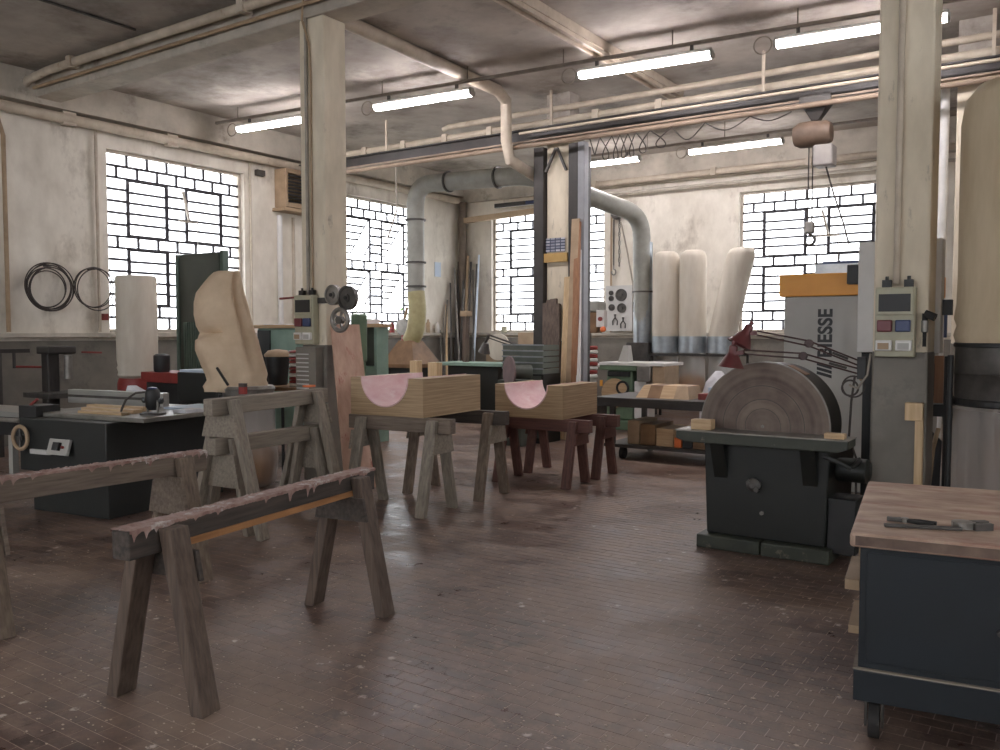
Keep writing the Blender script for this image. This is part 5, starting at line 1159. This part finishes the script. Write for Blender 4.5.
c = oy(402, 327, 13.6); part('guard', MB().lathe([(.17, 0), (.17, .1), (.1, .12)], c, 24, 'Y'), M['iron_light'], t, smooth=40); part('stand', MB().cyl((c.x, c.y+.05, 0), (c.x, c.y+.05, c.z-.1), .05, n=12), M['red_paint'], t, smooth=40)
part('arm', MB().bar((c.x, c.y+.05, c.z+.1), (c.x+.1, c.y+.05, c.z+.4), .04, .04), M['hood_brown'], t); part('shelf', MB().box(c.x-.4, c.x+.5, c.y-.2, c.y+.3, .85, .9), M['hood_brown'], t)

# steel bars leaning in the corner
rr = random.Random(21)
barspec = [(441, 447, 300, 'iron', .03), (446, 443, 318, 'iron_light', .02), (447, 446, 305, 'wood_pale', .05), (452, 450, 283, 'iron', .04), (455, 457, 262, 'steel_dark', .045), (461, 454, 268, 'iron_light', .035), (459, 464, 258, 'iron', .04), (463, 468, 256, 'brown_tan', .05), (466, 471, 262, 'iron', .045), (457, 465, 272, 'white_paint', .03), (472, 479, 255, 'white_board_blue', .035), (470, 477, 264, 'iron', .04), (450, 456, 292, 'steel_dark', .05), (444, 440, 330, 'iron_light', .025), (474, 473, 270, 'iron', .035)]
barlab = ['thin dark rod against the white corner wall', 'thin shiny rod against the white corner wall', 'pale wooden pole with a dark tip in the corner', 'grey bar leaning left in the corner bundle', 'black bar in the middle of the corner bundle', 'shiny bar crossing the corner bundle', 'tall grey bar in the corner bundle', 'tall tan bar in the corner bundle', 'grey bar leaning right in the corner bundle', 'white bar crossing the corner bundle', 'pale blue bar leaning farthest right in the corner bundle', 'grey bar beside the pale blue one in the corner', 'thick black bar leaning left in the corner bundle', 'short shiny rod at the edge of the corner bundle', 'upright grey bar under the end window jamb']
for i, ((pb, pt_, py_, mt, w_), lb) in enumerate(zip(barspec, barlab)):
    if pt_ < 456: top = ox(pt_, py_, XL+.05); b = ox(pb, 400, XL+.55+.05*(i % 3))
    else: top = oy(pt_, py_, YF-.16); b = oy(pb, 400, YF-.75-.06*(i % 3))
    b.z = .01; b.y = min(b.y, YF-.4); b.x = max(b.x, XL+.3); top.x = max(top.x, XL+.06); top.y = min(top.y, YF-.06)
    one('steel_bar' if 'wood' not in mt and 'tan' not in mt else 'wooden_pole', MB().bar(b, top, w_, w_), M[mt], lb, 'bar' if 'wood' not in mt else 'pole', group='bars leaning in the corner')

# green bench with post, disc, gooseneck lamp, crates
t = thing('green_bench', 'long green machine table before the corner bars', 'table', (-8.6, 13, 0), world=True)
bx = pbox(436, 362, 502, 367, 12.4, .7); part('top', MB().box(bx[0], bx[1], 12.4, 13.1, bx[4], bx[5]), M['green_teal'], t, bevel=.006); part('body', MB().box(bx[0]+.2, bx[1]-.15, 12.5, 13.0, .2, bx[4]), M['green_dark'], t, bevel=.01); part('foot', MB().box(bx[0]+.1, bx[1]-.1, 12.45, 13.05, 0, .2), M['green_cabinet'], t)
zz = bx[5]
t = thing('tool_post', 'brown upright post with a pale cap on the green table', 'post', (oy(466, 360, 12.7).x, 12.7, zz+.001), world=True)
x = oy(466, 340, 12.7).x; zt = oy(466, 311, 12.7).z; part('shaft', MB().box(x-.045, x+.045, 12.65, 12.75, zz+.001, zt-.1), M['wood_dark_leg'], t, bevel=.006); part('cap', MB().box(x-.08, x+.08, 12.62, 12.78, zt-.1, zt), M['brown_tan'], t, bevel=.01)
t = thing('small_disc_sander', 'small grey disc sander behind the second wooden mould', 'sander', oy(508, 420, 9.9), world=True); t.location.z = 0; OFF[t.name] = t.location.copy()
c = oy(509, 372, 9.9); m = MB().lathe([(.005, -.01), (.22, -.01), (.225, 0), (.22, .02), (.005, .02)], (0, 0, 0), 36, 'Y').xf(Matrix.Translation(c) @ Matrix.Rotation(R(-35), 4, 'Z')); part('disc', m, M['disc_purple'], t, smooth=30)
part('motor', MB().cyl(c+Vector((.02, .03, 0)), c+Vector((.2, .25, 0)), .10, n=20), M['green_cabinet'], t, smooth=40); part('stand', MB().box(c.x-.25, c.x+.15, c.y+.08, c.y+.4, 0, c.z-.12), M['green_cabinet'], t, bevel=.01)
one('steel_coil', MB().torus((oy(463, 445, 9.6).x, 9.6, oy(463, 445, 9.6).z), .16, .06, 'Y', 28, 10).xf(Matrix.Translation((0, 0, 0))), M['brown_tan'], 'tan ring standing on the floor behind the first mould trestles', 'ring', smooth=60) if False else None
t = thing('green_cabinet', 'dark green drawer cabinet under the stacked crates', 'cabinet', (-7.4, 11.9, 0), world=True)
bx = pbox(501, 374, 543, 430, 10.4, .8)
XA_, XB_ = bx[0], min(bx[1], -7.12)
XB_ = bx[1]; part('body', MB().box(XA_, XB_, 10.4, 10.9, 0, 1.0), M['green_dark'], t, bevel=.01)
for i in range(4): part('drawer', MB().box(XA_+.03, XB_-.03, 10.385, 10.4, .08+i*.23, .28+i*.23), M['green_cabinet'], t, bevel=.003)
for i in range(5):
    zc_ = 1.001+i*.085
    q = thing('crate', ('lowest', 'second', 'middle', 'fourth', 'topmost')[i]+' flat green crate in the stack on the green drawer cabinet', 'crate', ((XA_+XB_)/2, 10.65, zc_), world=True)
    x0, x1 = XA_+.02, XB_-.02
    part('tray', MB().box(x0, x1, 10.42, 10.88, zc_, zc_+.012).box(x0, x1, 10.42, 10.435, zc_+.012, zc_+.07).box(x0, x1, 10.865, 10.88, zc_+.012, zc_+.07).box(x0, x0+.015, 10.435, 10.865, zc_+.012, zc_+.07).box(x1-.015, x1, 10.435, 10.865, zc_+.012, zc_+.07), M['crate_green'], q); part('rim', MB().box(x0-.012, x1+.012, 10.408, 10.42, zc_+.062, zc_+.082), M['galvanised'], q)
t = thing('gooseneck_lamp', 'grey articulated lamp over the small disc sander', 'lamp', oy(520, 385, 12.0), world=True)
q = lambda x, y: oy(x, y, 12.0)
part('arm', MB().tube([q(524, 362), q(529, 349)], .018, 6).tube([q(529, 349), q(489, 335)], .018, 6).tube([q(529, 352), q(489, 338)], .012, 6), M['iron'], t); part('shade', MB().cyl(q(486, 343), q(484, 353), .05, .11, n=18), M['iron'], t, smooth=40); part('joint', MB().cyl(q(489, 335), q(485, 343), .025, n=8), M['iron'], t)
part('base', MB().cyl(q(524, 362), Vector((q(524, 362).x, 12.0, 0)), .03, n=10), M['iron'], t)
t = thing('white_plate_stand', 'pale round plate standing behind the gooseneck lamp', 'plate', oy(498, 420, 13.6), world=True); t.location.z = 0; OFF[t.name] = t.location.copy()
c = oy(498, 347, 13.6); part('plate', MB().lathe([(.26, 0), (.26, .03)], c, 28, 'Y'), M['bag_cloth'], t, smooth=30); part('stand', MB().box(c.x-.3, c.x+.35, c.y+.031, c.y+.3, 0, c.z-.1), M['brown_tan'], t)
bx = pbox(518, 328, 533, 345, 15.6, .5); one('carton', MB().box(bx[0], bx[1], 15.6, 16.1, 0, bx[5]-.1), M['brown_tan'], 'tan carton under the end window by the dark column', 'carton')
one('glass_jar', MB().lathe([(.07, 0), (.07, .12), (.05, .15)], (oy(504, 330, 16.53).x, 16.545, 1.586), 14).xf(Matrix.Translation((0, 0, 0))), M['box_beige'], 'small beige tin on the end window sill', 'tin', smooth=40)
# power cable from the right socket box, thin wedge etc.
one('column_lead', MB().tube([(-1.21, 6.40, 1.45), (-1.23, 6.40, 1.30), (-1.30, 6.44, 1.20), (-1.36, 6.46, 1.22)], .009, 6), M['cable_light'], 'pale lead hanging from the socket box toward the coil', 'cable', smooth=70)

# ------------------------------------------------------------------ chips and flakes on the floor (uncountable)
m = MB(); rr = random.Random(99)
for i in range(1300):
    px_, py_ = rr.uniform(0, 1000), 525+225*rr.random()**1.2
    p = oz(px_, py_); s = rr.uniform(.002, .006)*(1.8 if rr.random() > .96 else 1)
    if p.x > -.75 and p.y > 3.3: continue
    a0_ = rr.uniform(0, 6.28); k_ = 5; base_ = [(p.x+s*1.4*cos(a0_+6.283*j/k_)*rr.uniform(.7, 1.1), p.y+s*1.0*sin(a0_+6.283*j/k_)*rr.uniform(.7, 1.1)) for j in range(k_)]
    m.prism(base_, .0004, .0022, 'Z')
one('wood_chips', m, M['chip'], 'pale wood chips and flakes strewn over the floor', 'wood chips', kind='stuff')

# ------------------------------------------------------------------ outside: yard and shrubs beyond the open window
struct('ground_outside', MB().box(-60, XL-.31, -30, 60, -.3, -.12).box(XL-.3, 40, YF+.31, 60, -.3, -.12), M['outside_ground'], 'pale concrete yard outside the windows')
def shrub(label, cx, cy, h, seed):
    t = thing('shrub', label, 'shrub', (cx, cy, -.12), world=True, group='shrubs beyond the open window'); rr = random.Random(seed)
    part('stem', MB().tube([(cx, cy, -.12), (cx+.1, cy, h*.5), (cx, cy+.1, h*.85)], [.06, .05, .02], 8), M['hood_brown'], t)
    m = MB()
    for i in range(900):
        u = Vector((rr.gauss(0, 1), rr.gauss(0, 1), rr.gauss(0, 1))).normalized()*rr.random()**.4
        c = Vector((cx+u.x*1.1, cy+u.y*1.1, h*.6+u.z*h*.4)); a = Vector((rr.gauss(0, 1), rr.gauss(0, 1), rr.gauss(0, 1))).normalized(); b = a.orthogonal().normalized()
        m.add([c-a*.09, c+b*.04, c+a*.09, c-b*.04], [(0, 1, 2, 3)])
    o = part('leaves', m, M['leaf'], t); o['kind'] = 'stuff'
for i, (cx, cy, h) in enumerate(((-16.5, 17.5, 2.2), (-16.0, 19.6, 2.6), (-17.5, 15.6, 1.9))): shrub(('leafy green shrub in the yard nearest the open window', 'tall leafy shrub in the yard beyond the open window', 'low leafy shrub in the yard before the open window')[i], cx, cy, h, 40+i)
